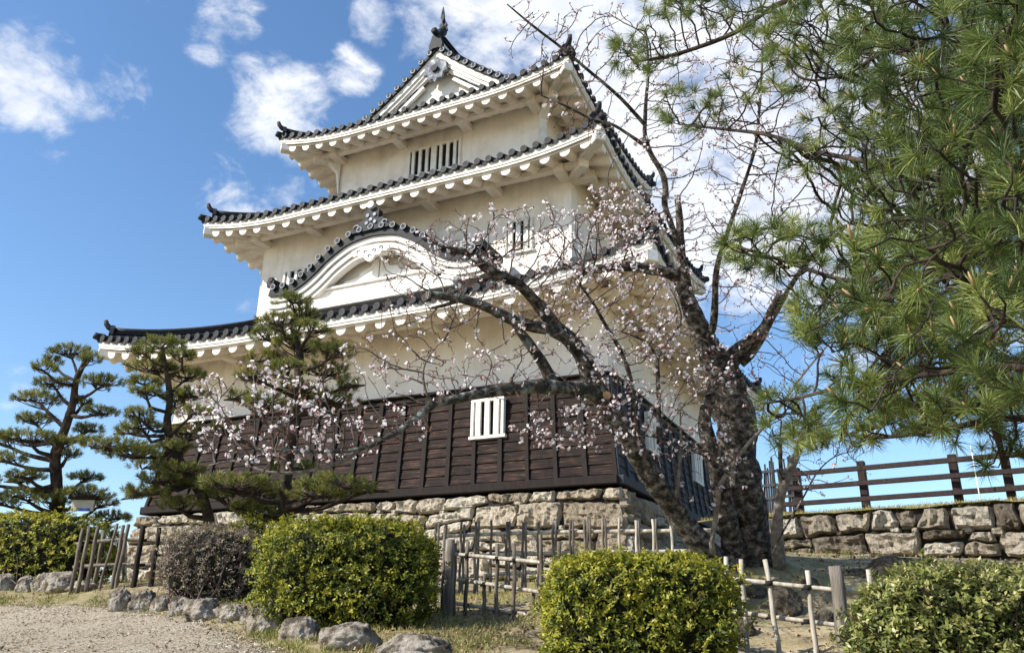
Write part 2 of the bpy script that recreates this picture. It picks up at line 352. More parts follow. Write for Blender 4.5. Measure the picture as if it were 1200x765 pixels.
# gravel path: strip to the left of the boulder line
edge = np.array([U(-200,700,15)[:2], U(-70,706,13.2)[:2], U(0,709,12.3)[:2], U(60,711,11.8)[:2], U(130,712.5,11.5)[:2], U(185,719,10.5)[:2], U(240,728,9.5)[:2],
                 U(290,742,7.9)[:2], U(335,765,6.2)[:2], np.array([2.6, -11.6]), np.array([3.4, -13.4]), np.array([4.4, -16]), np.array([5, -19])])
ed = catmull(edge, .12)
tn = np.gradient(ed, axis=0); tn /= np.linalg.norm(tn, axis=1)[:, None]; nl = np.stack([-tn[:, 1], tn[:, 0]], 1)
if (nl[len(nl)//2]@np.array([-1, -1.0])) < 0: nl = -nl
ts = np.concatenate([np.linspace(0, 6, 60), np.linspace(6.3, 14, 20)])
dirp = np.array([-.83, -.55]); dirp /= np.linalg.norm(dirp)
PP = ed[:, None, :]+ts[None, :, None]*dirp[None, None, :]
PZ = H(PP[..., 0], PP[..., 1])+.012-.05*np.exp(-ts/.12)[None, :]
for i in range(PP.shape[0]):
    for j in range(60):
        q = Vector((PP[i, j, 0], PP[i, j, 1], 0)); PZ[i, j] += .012*mnoise.noise(q*2.2)+.012
pa, pb = PZ.shape; pid = np.arange(pa*pb).reshape(pa, pb)
F = np.stack([pid[:-1, :-1], pid[1:, :-1], pid[1:, 1:], pid[:-1, 1:]], -1).reshape(-1, 4)
npobj('gravel_path', np.concatenate([PP, PZ[..., None]], -1).reshape(-1, 3), F, M['gravel'], smooth=True, kind='structure')
def on_path(x, y):
    d = np.linalg.norm(ed[None]-np.stack([x, y], 1)[:, None], axis=2); i = d.argmin(1)
    v = np.stack([x, y], 1)-ed[i]
    return (v*dirp).sum(1) > 0

# ------------------------------------------------------------------ dry stone walling
def stone_face(mb, width, rows, fn, lw=(.45, 1.1), gap=.012, dep=.035, rough=.085, seed=1, n=8, topvar=.42, slant=.42):
    """stones laid in wavy courses on the face fn(u,v,depth); rows = course heights from the top down (v<=0)"""
    R = random.Random(seed); v = 0.0; J = len(rows)
    ph = [R.random()*9 for _ in range(J+1)]
    ys = [0]
    for h in rows: ys.append(ys[-1]-h)
    def yb(j, u):
        if j == 0 or j == J: return ys[j]
        return ys[j]+rows[min(j, J-1)]*topvar*(mnoise.noise(Vector((u*.9, ph[j], 0)))+.6*math.sin(u*1.3+ph[j]))*.6
    for j in range(J):
        us = [0.0]; 
        while us[-1] < width-1e-6:
            w = R.uniform(*lw)*(rows[j]/.42)**.5
            if us[-1]+w > width-lw[0]*.5: us.append(width)
            else: us.append(us[-1]+w)
        tl = [0]+[R.uniform(-slant, slant)*rows[j] for _ in us[1:-1]]+[0]
        wedge = []
        for i in range(len(us)-1):
            if i and R.random() < .55: wedge.append(us[i]+tl[i]*R.choice((-.45, .45)))
            subs = [(0, 1)]
            if rows[j] > .34 and R.random() < .36: subs = [(0, .5+R.uniform(-.1, .1))]; subs.append((subs[0][1], 1))
            for s0, s1 in subs:
                u0, u1 = us[i], us[i+1]
                def crn(uu, t, s):   # s 0 top 1 bottom
                    y0, y1 = yb(j, uu), yb(j+1, uu); return np.array([uu+t*(.5-s), y0+(y1-y0)*s])
                c = [crn(u0, tl[i], s0), crn(u1, tl[i+1], s0), crn(u1, tl[i+1], s1), crn(u0, tl[i], s1)]
                cen = sum(c)/4; bulge = dep*R.uniform(.5, 1.25); tx, ty = R.uniform(-.35, .35), R.uniform(-.35, .35)
                off = R.random()*50; so_ = R.uniform(-.012, .03)
                wd = np.linalg.norm(c[1]-c[0]); ht = np.linalg.norm(c[3]-c[0])
                nx = max(8, min(28, int(wd/.042))); ny = max(7, min(18, int(ht/.042)))
                P = np.zeros((nx+1, ny+1, 3))
                for a in range(nx+1):
                    for b in range(ny+1):
                        x, y = 2*a/nx-1, 2*b/ny-1
                        k = max(0, abs(x)*abs(y)); sh = 1-.07*k**3
                        q = ((c[0]*(1-x)+c[1]*(1+x))/2*(1-y)+(c[3]*(1-x)+c[2]*(1+x))/2*(1+y))/2
                        q = cen+(q-cen)*np.array([sh*(1-2*gap/wd), sh*(1-2*gap/ht)])
                        e = max(abs(x), abs(y)); ed_ = 1-e**18
                        nn = mnoise.noise(Vector((q[0]*3+off, q[1]*3, off)))+1.0*mnoise.noise(Vector((q[0]*7+off, q[1]*7, 1)))+.8*mnoise.noise(Vector((q[0]*17, q[1]*17, off)))
                        q = q+np.array([.04, .04])*np.array([mnoise.noise(Vector((q[0]*6, q[1]*6, 3+off))), mnoise.noise(Vector((q[0]*6, q[1]*6, 9+off)))])
                        d = -.09*(e > .999)+so_+bulge*ed_+.05*(tx*x+ty*y)+rough*nn*(.3+.7*ed_)
                        P[a, b] = fn(q[0], q[1], d)
                mb.grid(P, smooth=False)
                mb.r[-nx*ny:] = [R.random()]*(nx*ny)
        for uu in wedge:                                 # small wedge stones driven into the joints
            vv = yb(j, uu) if R.random() < .5 else yb(j+1, uu); w_, h_ = R.uniform(.05, .12), R.uniform(.035, .075); o_ = R.random()*30
            if uu < .1 or uu > width-.1 or (j == 0 and vv > -.05): continue
            P = np.zeros((7, 6, 3))
            for a in range(7):
                for b in range(6):
                    x, y = a/3-1, b/2.5-1; e = max(abs(x), abs(y)); nn = mnoise.noise(Vector((x*1.5+o_, y*1.5, o_)))
                    s_ = 1-.2*abs(x*y)+.25*nn
                    P[a, b] = fn(uu+x*w_*s_, vv+y*h_*s_, -.08*(e > .99)+.045*(1-e**6)+.03*nn-.005)
            mb.grid(P, smooth=False); mb.r[-30:] = [R.random()]*30

# ------------------------------------------------------------------ castle keep
W1, D1 = 11.8, 8.9
keep = empty('castle_keep', (-5.9, 4.9, -1.75), 'white three-storey castle keep with dark tiled roofs on a stone base', 'castle')
def inset(k): return {1: 0, 2: 1.225, 3: 2.546}[k]
def rect(k, o=0.0):
    i = inset(k); return (-W1+i-o, -i+o, i-o, (D1 if k == 1 else 9.8-i)+o)   # x0,x1,y0,y1
# --- stone base, battered
FL = .2
def side_fn(side, base_off=.1):
    def fn(u, v, d):
        bt = base_off+FL-.17*v-.015*v*abs(v)*0
        if side == 'f': return np.array([-W1-FL-.1+u*(W1+2*FL+.2)/(W1+2*FL+.2)+(0), -bt-d, v])
        if side == 'r': return np.array([bt+d, -FL-.1+u, v])
        if side == 'l': return np.array([-W1-bt-d, D1+FL+.1-u, v])
    return fn
mb = MB()
wf = W1+2*FL+.2
def fr(u, v, d):
    bt = .1+FL-.17*v; x = -W1-bt+u/wf*(W1+2*bt); return np.array([x, -bt-d, v-.05])
def rr(u, v, d):
    bt = .1+FL-.17*v; L_ = D1+2*FL+.2; y = -bt+u/L_*(D1+2*bt); return np.array([bt+d, y, v-.05])
def lf(u, v, d):
    bt = .1+FL-.17*v; L_ = D1+2*FL+.2; y = D1+bt-u/L_*(D1+2*bt); return np.array([-W1-bt-d, y, v-.05])
stone_face(mb, wf, [.26, .5, .46, .5, .5, .3], fr, (.55, 1.35), seed=5)
stone_face(mb, D1+2*FL+.2, [.5, .46, .42, .5, .5], rr, (.5, 1.1), seed=8)
stone_face(mb, D1+2*FL+.2, [.32, .4, .38, .42, .5, .4], lf, (.5, 1.1), seed=9)
base = mb.build('stone_base', M['stone'], keep, attr=True)
mb = MB()
def bat(v): return .1+FL-.17*v-.07
P = []
for v in (-.02, -2.5):
    b_ = bat(v); P += [(-W1-b_, -b_, v-.05), (b_, -b_, v-.05), (b_, D1+b_, v-.05), (-W1-b_, D1+b_, v-.05)]
mb.add(P, [(0, 1, 2, 3), (0, 4, 5, 1), (1, 5, 6, 2), (2, 6, 7, 3), (3, 7, 4, 0)])
mb.build('rubble_core', M['gap'], base)
# --- first floor wood cladding (flared skirt)
ZP = 2.24
def clad_pt(side, u, z, d):
    t = 1-z/ZP; f = FL*t**1.6
    if side == 'f': return np.array([-W1-f+u*(W1+2*f), -f-d, z])
    if side == 'r': return np.array([f+d, -f+u*(D1+2*f), z])
    if side == 'b': return np.array([f-u*(W1+2*f), D1+f+d, z])
    return np.array([-W1-f-d, D1+f-u*(D1+2*f), z])
for side, ln in (('f', W1), ('r', D1), ('b', W1), ('l', D1)):
    mb = MB(); nb = 11
    for i in range(nb):                              # lapped boards
        z0, z1 = i*ZP/nb, (i+1)*ZP/nb
        us = np.linspace(0, 1, 12)
        P = np.array([[clad_pt(side, u, z0, .03), clad_pt(side, u, z1, .004)] for u in us])
        mb.grid(P, smooth=False, flip=True)
        P = np.array([[clad_pt(side, u, z0, .004), clad_pt(side, u, z0, .03)] for u in us]); mb.grid(P, smooth=False, flip=True)
    cl = mb.build('wood_cladding', M['wood_dark'] if side in 'fl' else M['wood_grey'], keep)
    nbt = int(ln/.57)
    for i in range(nbt+1):
        mb = MB(); u = i/nbt; zs = np.linspace(0, ZP, 6)
        wd = random.uniform(.035, .05)/ln
        for a in range(5):
            q = [clad_pt(side, uu, zz, dd) for dd in (0.0, .065) for uu, zz in ((u-wd, zs[a]), (u+wd, zs[a]), (u+wd, zs[a+1]), (u-wd, zs[a+1]))]
            mb.add(q, [(4, 5, 6, 7), (0, 4, 7, 3), (1, 2, 6, 5), (3, 7, 6, 2), (0, 1, 5, 4)])
        mb.build('batten', M['wood_batten'] if side in 'fl' else M['wood_grey'], cl)
    mb = MB()                                        # sill beam, drip board
    e = FL+.06
    def al(z, d, hw, hh):
        a = clad_pt(side, 0, z, d); b = clad_pt(side, 1, z, d); t = (b-a)/np.linalg.norm(b-a)
        mb.bar(a-t*d, b+t*(d-.002), hw, hh, bev=.015)
    al(.08, .05, .2, .17); al(ZP+.0, .05, .16, .05); al(ZP-.1, .035, .06, .1)
    mb.build('sill_beam', M['wood_batten'] if side in 'fl' else M['wood_grey'], cl)
mb = MB(); mb.box((-W1/2, D1/2, .1), (W1/2-.03, D1/2-.03, .1)); mb.build('floor_deck', M['dark'], keep)
# --- plaster walls
wall_top = {1: 4.22, 2: 8.1, 3: 11.22}; wall_bot = {1: ZP-.02, 2: 4.9, 3: 8.7}
def wall_box(k):
    x0, x1, y0, y1 = rect(k); mb = MB(); z0, z1 = wall_bot[k], wall_top[k]
    P = [(x0, y0), (x1, y0), (x1, y1), (x0, y1)]
    for i in range(4):
        a, b = np.array(P[i]), np.array(P[(i+1) % 4]); n = 24
        G = np.array([[(*(a+(b-a)*s/n), z0+(z1-z0)*t/6) for t in range(7)] for s in range(n+1)])
        mb.grid(G, smooth=False)
    mb.add([(*p, z1) for p in P], [(0, 1, 2, 3)])
    return mb.build('plaster_wall', M['plaster'], keep)
walls = {k: wall_box(k) for k in (1, 2, 3)}

# --- roofs
def side_map(rc):
    x0, x1, y0, y1 = rc
    return [(x1-x0, lambda s, d: (x0+s, y0+d)), (y1-y0, lambda s, d: (x1-d, y0+s)),
            (x1-x0, lambda s, d: (x1-s, y1-d)), (y1-y0, lambda s, d: (x0+d, y1-s))]
def skirt_roof(k, o, ze, run, prof, up, upl, next_k):
    rc = rect(k, o+.02); sides = side_map(rc)
    def upz(s, Ls, d):
        e = min(s, Ls-s); return up*max(0, 1-e/upl)**2.2*max(0, 1-d/run)
    z_t = ze+.15
    roof = None
    mbs = MB(); caps = MB(); rims = MB(); fas = MB(); sof = MB(); mort = MB()
    for si, (Ls, mp) in enumerate(sides):
        nrow = int(round(Ls/.3)); pt = Ls/nrow
        prof_s = []                                  # one period of pan + cover tile
        for i in range(nrow):
            s0 = i*pt
            for q in (0.0, .25, .5, .75): prof_s.append((s0+q*pt*.46, -.03*math.sin(math.pi*q)))
            for a in range(7):
                th = math.pi*a/6; prof_s.append((s0+pt*(.46+.54*(.5-.5*math.cos(th))), .095*math.sin(th)))
        prof_s.append((Ls, 0))
        nt_ = 7; G = np.zeros((len(prof_s), nt_+1, 3))
        for j, (s, h) in enumerate(prof_s):
            dm = min(run, s, Ls-s)
            for t in range(nt_+1):
                d = dm*t/nt_; x, y = mp(s, d); G[j, t] = (x, y, z_t+prof(d)+upz(s, Ls, d)+h+.06)
        mbs.grid(G, smooth=True)
        G2 = np.stack([G[:, 0], G[:, 0]-np.array([0, 0, 1])*np.array([[.09+0*h] for s, h in prof_s])], 1)
        mbs.grid(G2, smooth=False, flip=True)
        for i in range(nrow):                        # round end tiles
            s = i*pt+pt*.73; x, y = mp(s, -.02); x2, y2 = mp(s, -.05); z = z_t+upz(s, Ls, 0)+.07
            nrm = np.array([x2-x, y2-y, 0]); nrm /= np.linalg.norm(nrm)
            xi, yi = mp(s, .12); ring = []
            caps.tube([(xi, yi, z+.02), (x, y, z), (x2, y2, z)], [.09, .088, .088], 10, True, smooth=False)
            c = np.array([x2, y2, z])+nrm*.004
            if si == 0 or si == 1:
                tdir = np.cross(nrm, (0, 0, 1)); vs = []
                for rr_ in (.075, .062):
                    vs += [c+rr_*(tdir*math.cos(a)+np.array([0, 0, 1])*math.sin(a)) for a in np.arange(10)*2*math.pi/10]
                rims.add(vs, [(i_, (i_+1) % 10, 10+(i_+1) % 10, 10+i_) for i_ in range(10)])
        # plaster eave fascia
        ns = 48; prevs = None; G = []
        for a in range(ns+1):
            s = Ls*a/ns
            row = []
            for d, dz in ((.03, .19), (.03, .01), (.05, .005), (.05, -.05), (.2, -.05), (.2, .19)):
                ss = min(max(s, d), Ls-d) if a in (0, ns) else s
                ss = d+(Ls-2*d)*a/ns
                x, y = mp(ss, d); row.append((x, y, ze+upz(s, Ls, 0)+dz))
            G.append(row)
        fas.grid(np.array(G), smooth=False)
        # scalloped plastered rafters under the eave
        pr = .5; nr = int(round((Ls-.5)/pr)); pr = (Ls-.4)/nr; S = []
        for i in range(nr):
            s0 = .2+i*pr
            S.append((s0+.02, 0)); S.append((s0+pr*.22, 0))
            for a in range(9):
                th = math.pi*a/8; S.append((s0+pr*(.24+.52*(.5-.5*math.cos(th))), -.165*math.sin(th)**.8))
            S.append((s0+pr*.78, 0))
        G = np.zeros((len(S), 6, 3)); dI = o+.12
        for j, (s, h) in enumerate(S):
            dm = max(.16, min(dI, s-.02, Ls-s-.02))
            x, y = mp(s, .12); zc = ze+upz(s, Ls, 0)
            G[j, 0] = (x, y, zc-.05)
            for t in range(5):
                d = .12+(dm-.12)*t/4; x, y = mp(s, d)
                G[j, t+1] = (x, y, ze-.085+upz(s, Ls, 0)*(1-.75*d/dI)+.38*(d-.1)+h)
        sof.grid(G, smooth=False)
    roof = mbs.build('roof', M['tile'], keep)
    caps.build('eave_tile', M['tile'], roof); rims.build('tile_crest', M['tile_lip'], roof)
    fas.build('fascia', M['plaster_white'], roof); sof.build('plastered_rafter', M['plaster'], roof)
    # hip ridges with end tiles
    mort = MB()
    x0, x1, y0, y1 = rc
    for cx, cy, dx, dy in ((x0, y0, 1, 1), (x1, y0, -1, 1), (x1, y1, -1, -1), (x0, y1, 1, -1)):
        pts = []; hp = MB()
        for t in np.linspace(0.0, run, 12):
            pts.append((cx+dx*t, cy+dy*t, z_t+prof(t)+up*max(0, 1-t/upl)**2.2*max(0, 1-t/run)))
        pts = np.array(pts); dn = np.array([dx, dy, 0])/math.sqrt(2); sd = np.array([-dy, dx, 0])/math.sqrt(2)
        for i in range(1, 11):
            a, b = pts[i], pts[i+1]
            hp.bar(a+(0, 0, .15), b+(0, 0, .15), .2, .2); mort.bar(a+(0, 0, .1), b+(0, 0, .1), .25, .05)
            hp.bar(a+(0, 0, .22), b+(0, 0, .22), .28, .03)
        hp.tube(pts[1:]+np.array([0, 0, .31]), [.085]*(len(pts)-1), 8)
        e = pts[1]-dn*.05
        hp.prism([(-.2, 0), (.2, 0), (.23, .12), (.15, .3), (0, .42), (-.15, .3), (-.23, .12)], -.05, .05, lambda u, v, d: e+sd*u+np.array([0, 0, v+.03])-dn*d)
        hp.tube([e+(0, 0, .34), e-dn*.1+(0, 0, .38), e-dn*.17+(0, 0, .46), e-dn*.2+(0, 0, .56)], [.08, .075, .065, .05], 8)   # horn tile
        c = pts[0]; hp.tube([c+dn*.15+(0, 0, .1), c-dn*.05+(0, 0, .11), c-dn*.1+(0, 0, .13)], [.09, .095, .09], 8)
        hp.build('hip_ridge', M['tile'], roof)
    mort.build('ridge_mortar', M['mortar'], roof)
    # hip rafters, beam and brackets under the eave
    wx0, wx1, wy0, wy1 = rect(k); bo = .42; zb = ze+.38*(o-bo-.1)-.03-.12
    bm_ = MB(); zb += .02
    bm_.bar((wx0-bo, wy0-bo, zb-.09), (wx1+bo, wy0-bo, zb-.07), .17, .15, bev=.012); bm_.bar((wx1+bo, wy0-bo+.087, zb-.07), (wx1+bo, wy1+bo-.087, zb-.07), .17, .15, bev=.012)
    bm_.bar((wx0-bo, wy1+bo, zb-.09), (wx1+bo, wy1+bo, zb-.07), .17, .15, bev=.012); bm_.bar((wx0-bo, wy0-bo+.087, zb-.07), (wx0-bo, wy1+bo-.087, zb-.07), .17, .15, bev=.012)
    bm_.build('eave_beam', M['plaster'], roof)
    def bracket(a, b):
        m_ = MB(); m_.bar(a, b, .27, .2, bev=.015); m_.build('bracket', M['plaster'], roof)
    nfr = max(3, int(round((wx1-wx0)/2.0))); nsd = max(2, int(round((wy1-wy0)/2.0)))
    for i in range(nfr+1):
        x = wx0+.11+(wx1-wx0-.22)*i/nfr
        bracket((x, wy0+.05, zb-.13), (x, wy0-bo-.17, zb-.13))
        if 0 < i < nfr: bracket((x, wy1-.05, zb-.13), (x, wy1+bo+.17, zb-.13))
    for i in range(nsd+1):
        y = wy0+.11+(wy1-wy0-.22)*i/nsd
        bracket((wx1-.05, y, zb-.133), (wx1+bo+.17, y, zb-.133)); bracket((wx0+.05, y, zb-.133), (wx0-bo-.17, y, zb-.133))
    for cx, cy, dx, dy in ((wx0, wy0, -1, -1), (wx1, wy0, 1, -1), (wx1, wy1, 1, 1), (wx0, wy1, -1, 1)):
        m_ = MB(); q = o-.03
        a = np.array([cx-dx*.05, cy-dy*.05, ze+.38*o-.3]); b = np.array([cx+dx*q, cy+dy*q, ze+up*.86-.12])
        m_.bar(a, b, .26, .24, bev=.02); m_.build('hip_rafter', M['plaster_white'], roof)
        m_ = MB(); m_.bar(a-(0, 0, .14), np.array([cx+dx*bo*1.35, cy+dy*bo*1.35, zb-.16]), .24, .2, bev=.02); m_.build('corner_bracket', M['plaster'], roof)
    return roof
roof1 = skirt_roof(1, 1.44, 3.65, 2.72, lambda d: .39*d+.025*d*d, .5, 5.0, 2)
roof2 = skirt_roof(2, 1.225, 7.62, 2.6, lambda d: .38*d+.022*d*d, .34, 3.0, 3)
TZ = 13.95; TX = -5.9
def tprof(d):
    dx = 4.67-d; return (TZ-(.95*dx-.07*dx*dx))-(TZ-(.95*4.67-.07*4.67**2))
roof3 = skirt_roof(3, 1.30, 10.74, 1.35, tprof, .35, 2.9, None)
TO = 10.74+.15-(TZ-(.95*4.67-.07*4.67**2))       # lift of the upper slopes onto the eaves
def tz(dx): return TZ+TO-(.95*dx-.07*dx*dx)
# gabled upper part of the top roof (ridge runs front to back)
gy0, gy1 = rect(3)[2]-.12, rect(3)[3]+.12
up_ = MB()
nrow = int((gy1-gy0)/.3); pt = (gy1-gy0)/nrow
for sg in (-1, 1):
    prof_s = []
    for i in range(nrow):
        s0 = gy0+i*pt
        for q in (0, .25, .5, .75): prof_s.append((s0+q*pt*.46, -.03*math.sin(math.pi*q)))
        for a in range(7): prof_s.append((s0+pt*(.46+.54*(.5-.5*math.cos(math.pi*a/6))), .095*math.sin(math.pi*a/6)))
    prof_s.append((gy1, 0)); dxs = np.linspace(0, 3.45, 14)
    G = np.array([[(TX+sg*dx, s, tz(dx)+h+.06) for dx in dxs] for s, h in prof_s])
    up_.grid(G, smooth=True, flip=(sg < 0))
    G = np.array([[(TX+sg*dx, yy, tz(dx)-.1) for dx in dxs] for yy in (gy0, gy1)])
    up_.grid(G, smooth=False, flip=(sg > 0))
roof_up = up_.build('upper_roof', M['tile'], keep)
edge_t = MB(); rimt = MB(); brg = MB(); brg2 = MB(); mort = MB(); kud = MB()
for sg in (-1, 1):
    dxs = np.arange(.22, 3.5, .27)
    for dx in dxs:                                   # verge tiles facing the front
        c = np.array([TX+sg*dx, gy0, tz(dx)+.02]); sl_ = np.array([0, 1, 0])
        edge_t.tube([c+(0, .5, .06), c+(0, -.16, 0)], [.095, .1], 10, True, smooth=False)
        vs = []
        for r_ in (.082, .058): vs += [c+np.array([r_*math.cos(a), -.165, r_*math.sin(a)]) for a in np.arange(10)*.6283]
        rimt.add(vs, [(i, (i+1) % 10, 10+(i+1) % 10, 10+i) for i in range(10)])
    dd = np.linspace(0.0, 3.52, 20)
    def band(mbx, o0, o1, ya, yb):
        G = []
        for dx in dd:
            z = tz(dx); X = TX+sg*dx
            G.append([(X, yb, z+o0), (X, ya, z+o0), (X, ya, z+o1), (X, yb, z+o1), (X, yb, z+o0)])
        mbx.grid(np.array(G), smooth=False, flip=(sg > 0))
    band(edge_t, .02, -.09, gy0-.12, gy0+.1)         # dark tile edge
    band(brg, -.09, -.30, gy0-.05, gy0+.1)           # white barge board
    band(brg, -.30, -.42, gy0-.0, gy0+.12)
    band(brg2, -.44, -.53, gy0+.06, gy0+.2)
    for yy in (gy0+.55,):                            # descending ridge above the verge
        pts = np.array([(TX+sg*dx, yy, tz(dx)+.2) for dx in np.linspace(.1, 3.5, 14)])
        for i in range(13): kud.bar(pts[i], pts[i+1], .24, .2, up=(0, 0, 1)); mort.bar(pts[i]-(0, 0, .04), pts[i+1]-(0, 0, .04), .3, .06)
        kud.tube(pts+np.array([0, 0, .14]), [.085]*14, 8)
edge_t.build('verge_tile', M['tile'], roof_up); rimt.build('tile_crest', M['tile_rim'], roof_up)
brg.build('bargeboard', M['plaster_white'], roof_up); kud.build('descending_ridge', M['tile'], roof_up); mort.build('ridge_mortar', M['mortar'], roof_up)
# gable wall, recessed, with grey pendant
mb = MB(); zb_ = tz(3.4)-.2
for yy in (gy0+.28, gy1-.28):
    pl = [(TX+sg_*dx, tz(dx)-.1) for sg_, rng_ in ((-1, np.linspace(3.4, 0, 12)), (1, np.linspace(.3, 3.4, 11))) for dx in (rng_)]
    for (xa, za), (xb, zb2) in zip(pl[:-1], pl[1:]): mb.add([(xa, yy, zb_), (xb, yy, zb_), (xb, yy, zb2), (xa, yy, za)], [(0, 1, 2, 3)])
gab = mb.build('gable_wall', M['plaster_white'], keep)
M['greyboard'] = surf('grey_stained_plaster', [(.34, (.05, .055, .07)), (.5, (.17, .18, .21)), (.68, (.5, .5, .5))], 5, .8, .2, 30)
brg2.build('inner_moulding', M['greyboard'], gab)
mb = MB(); gz = tz(0)-.42
pend = [(-.34, -.0), (-.12, .1), (.12, .1), (.34, 0), (.40, -.34), (.26, -.38), (.24, -.56), (.08, -.55), (0, -.68), (-.08, -.55), (-.24, -.56), (-.26, -.38), (-.4, -.34)]
mb.prism(pend, 0, .1, lambda u, v, d: np.array([TX+u, gy0-.02-d, gz+v-.15]))
pe = mb.build('gable_pendant', M['greyboard'], gab)
mb = MB(); mb.disc((TX, gy0-.15, gz-.38), (0, 1, 0), .12, 6, .05); mb.build('pendant_boss', M['tile'], pe)
mb = MB()
for sg in (-1, 1):
    mb.bar((TX+sg*.4, gy0+.1, gz-.42), (TX+sg*1.75, gy0+.1, gz-1.42), .1, .16); mb.bar((TX+sg*.5, gy0+.13, gz-.72), (TX+sg*1.5, gy0+.13, gz-1.5), .1, .1)
mb.build('gable_moulding', M['plaster_white'], gab)
# main ridge and its end tiles
mb = MB(); rz = tz(0)
mb.box((TX, (gy0+gy1)/2, rz+.2), (.15, (gy1-gy0)/2+.02, .2)); mb.tube([(TX, gy0-.05, rz+.47), (TX, gy1+.05, rz+.47)], [.1, .1], 10)
mb.box((TX, (gy0+gy1)/2, rz+.28), (.2, (gy1-gy0)/2, .02)); mb.box((TX, (gy0+gy1)/2, rz+.4), (.2, (gy1-gy0)/2, .02))
rdg = mb.build('main_ridge', M['tile'], keep)
mb = MB(); mb.box((TX, (gy0+gy1)/2, rz+.1), (.18, (gy1-gy0)/2+.01, .05)); mb.build('ridge_mortar', M['mortar'], rdg)
for yy, sg in ((gy0-.06, -1), (gy1+.06, 1)):
    mb = MB()
    mb.prism([(-.32, -.18), (-.15, -.1), (.15, -.1), (.32, -.18), (.38, .05), (.28, .28), (.22, .5), (.1, .62), (-.1, .62), (-.22, .5), (-.28, .28), (-.38, .05)], 0, .12, lambda u, v, d: np.array([TX+u*.62, yy+sg*d, rz+v*.75]))
    mb.tube([(TX, yy-sg*.1, rz+.46), (TX, yy+sg*.2, rz+.47), (TX, yy+sg*.26, rz+.48)], [.09, .1, .1], 10)
    mb.build('ridge_end_tile', M['tile'], rdg)
    c = np.array([TX, yy-sg*.28, rz+.5])           # fish-tailed finial
    mb = MB()
    mb.tube([c+(0, sg*.22, -.02), c+(0, sg*.16, .12), c+(0, sg*.02, .28), c+(0, -sg*.06, .5), c+(0, sg*.0, .72), c+(0, sg*.1, 1.0)], [.1, .15, .14, .1, .06, .015], 10)
    for t, ww, hh in ((.3, .12, .16), (.5, .1, .14)):
        mb.prism([(-.05, -.06), (-ww-.04, .03), (-ww, hh), (-.03, .1)], -.03, .03, lambda u, v, d: c+np.array([u, d, t+v])); mb.prism([(.05, -.06), (ww+.04, .03), (ww, hh), (.03, .1)], -.03, .03, lambda u, v, d: c+np.array([u, d, t+v]))
    mb.prism([(0, .6), (-.07, .8), (-.05, .95), (0, 1.2), (.05, .95), (.07, .8)], -.025, .025, lambda u, v, d: c+np.array([u, sg*.06+d, v]))
    mb.build('finial', M['tile'], rdg)
# back gable skirt closes the far side (same builder); ceiling of attic
# --- corner posts of top storey
mb = MB()
for (x, y, dx, dy) in ((rect(3)[0], rect(3)[2], -1, -1), (rect(3)[1], rect(3)[2], 1, -1)):
    z1 = 10.62
    for s_ in (0,):
        mb.prism([(0, -.85), (.09, -.2), (.42, .1), (0, .1)], -.1, .1, lambda u, v, d: np.array([x, y, z1+v])+np.array([dx, dy, 0])/1.414*u+np.array([-dy, dx, 0])/1.414*d)
mb.build('corner_strut', M['plaster_white'], walls[3])
# --- windows
def window(face, a0, a1, z0, z1, y, bars, parent, deep=.16, dark='dark', barw=.05, wide=()):
    """opening on a face: 'f' plane y, u = x ; 'r' plane x=y value, u = y"""
    if face == 'f': fn = lambda u, v, d: np.array([u, y-d, v]); ax = np.eye(3)
    else: fn = lambda u, v, d: np.array([y+d, u, v]); ax = np.array([[0, 1., 0], [1., 0, 0], [0, 0, 1.]])
    t = .07
    mb = MB()
    for u, v, hu, hv in (((a0+a1)/2, z1+t/2, (a1-a0)/2+t, t/2), ((a0+a1)/2, z0-t/2, (a1-a0)/2+t+.04, t/2), (a0-t/2, (z0+z1)/2, t/2, (z1-z0)/2-.001), (a1+t/2, (z0+z1)/2, t/2, (z1-z0)/2-.001)):
        mb.box(fn(u, v, .02), (hu, .05, hv), ax, .008)
    w = mb.build('window', M['plaster_white'], parent)
    mb = MB(); mb.box(fn((a0+a1)/2, (z0+z1)/2, .006), ((a1-a0)/2, .004, (z1-z0)/2), ax); mb.build('opening', M[dark], w)
    for i in range(bars):
        u = a0+(a1-a0)*(i+.5)/bars; bw = barw
        if i in wide: bw = barw*1.9
        mb = MB(); mb.box(fn(u, (z0+z1)/2, .045), (bw, .03, (z1-z0)/2+.005), ax, .006); mb.build('bar', M['plaster_white'], w)
    return w
window('f', -6.70, -5.10, 9.66, 10.46, rect(3)[2], 7, walls[3], barw=.048, wide=(3,))
window('f', -2.88, -2.27, 5.95, 6.72, rect(2)[2], 3, walls[2], barw=.06)
window('f', -9.66, -8.92, 5.85, 6.64, rect(2)[2], 3, walls[2], barw=.05)
window('f', -2.92, -2.29, 1.18, 1.90, -.1, 3, walls[1], barw=.06)
window('r', 3.6, 4.4, 9.45, 10.35, rect(3)[1], 4, walls[3], barw=.05)
window('r', 2.2, 2.8, 1.18, 1.9, .1, 2, walls[1], barw=.08)
window('r', 6.3, 7.0, 1.18, 1.9, .1, 3, walls[1], barw=.06)
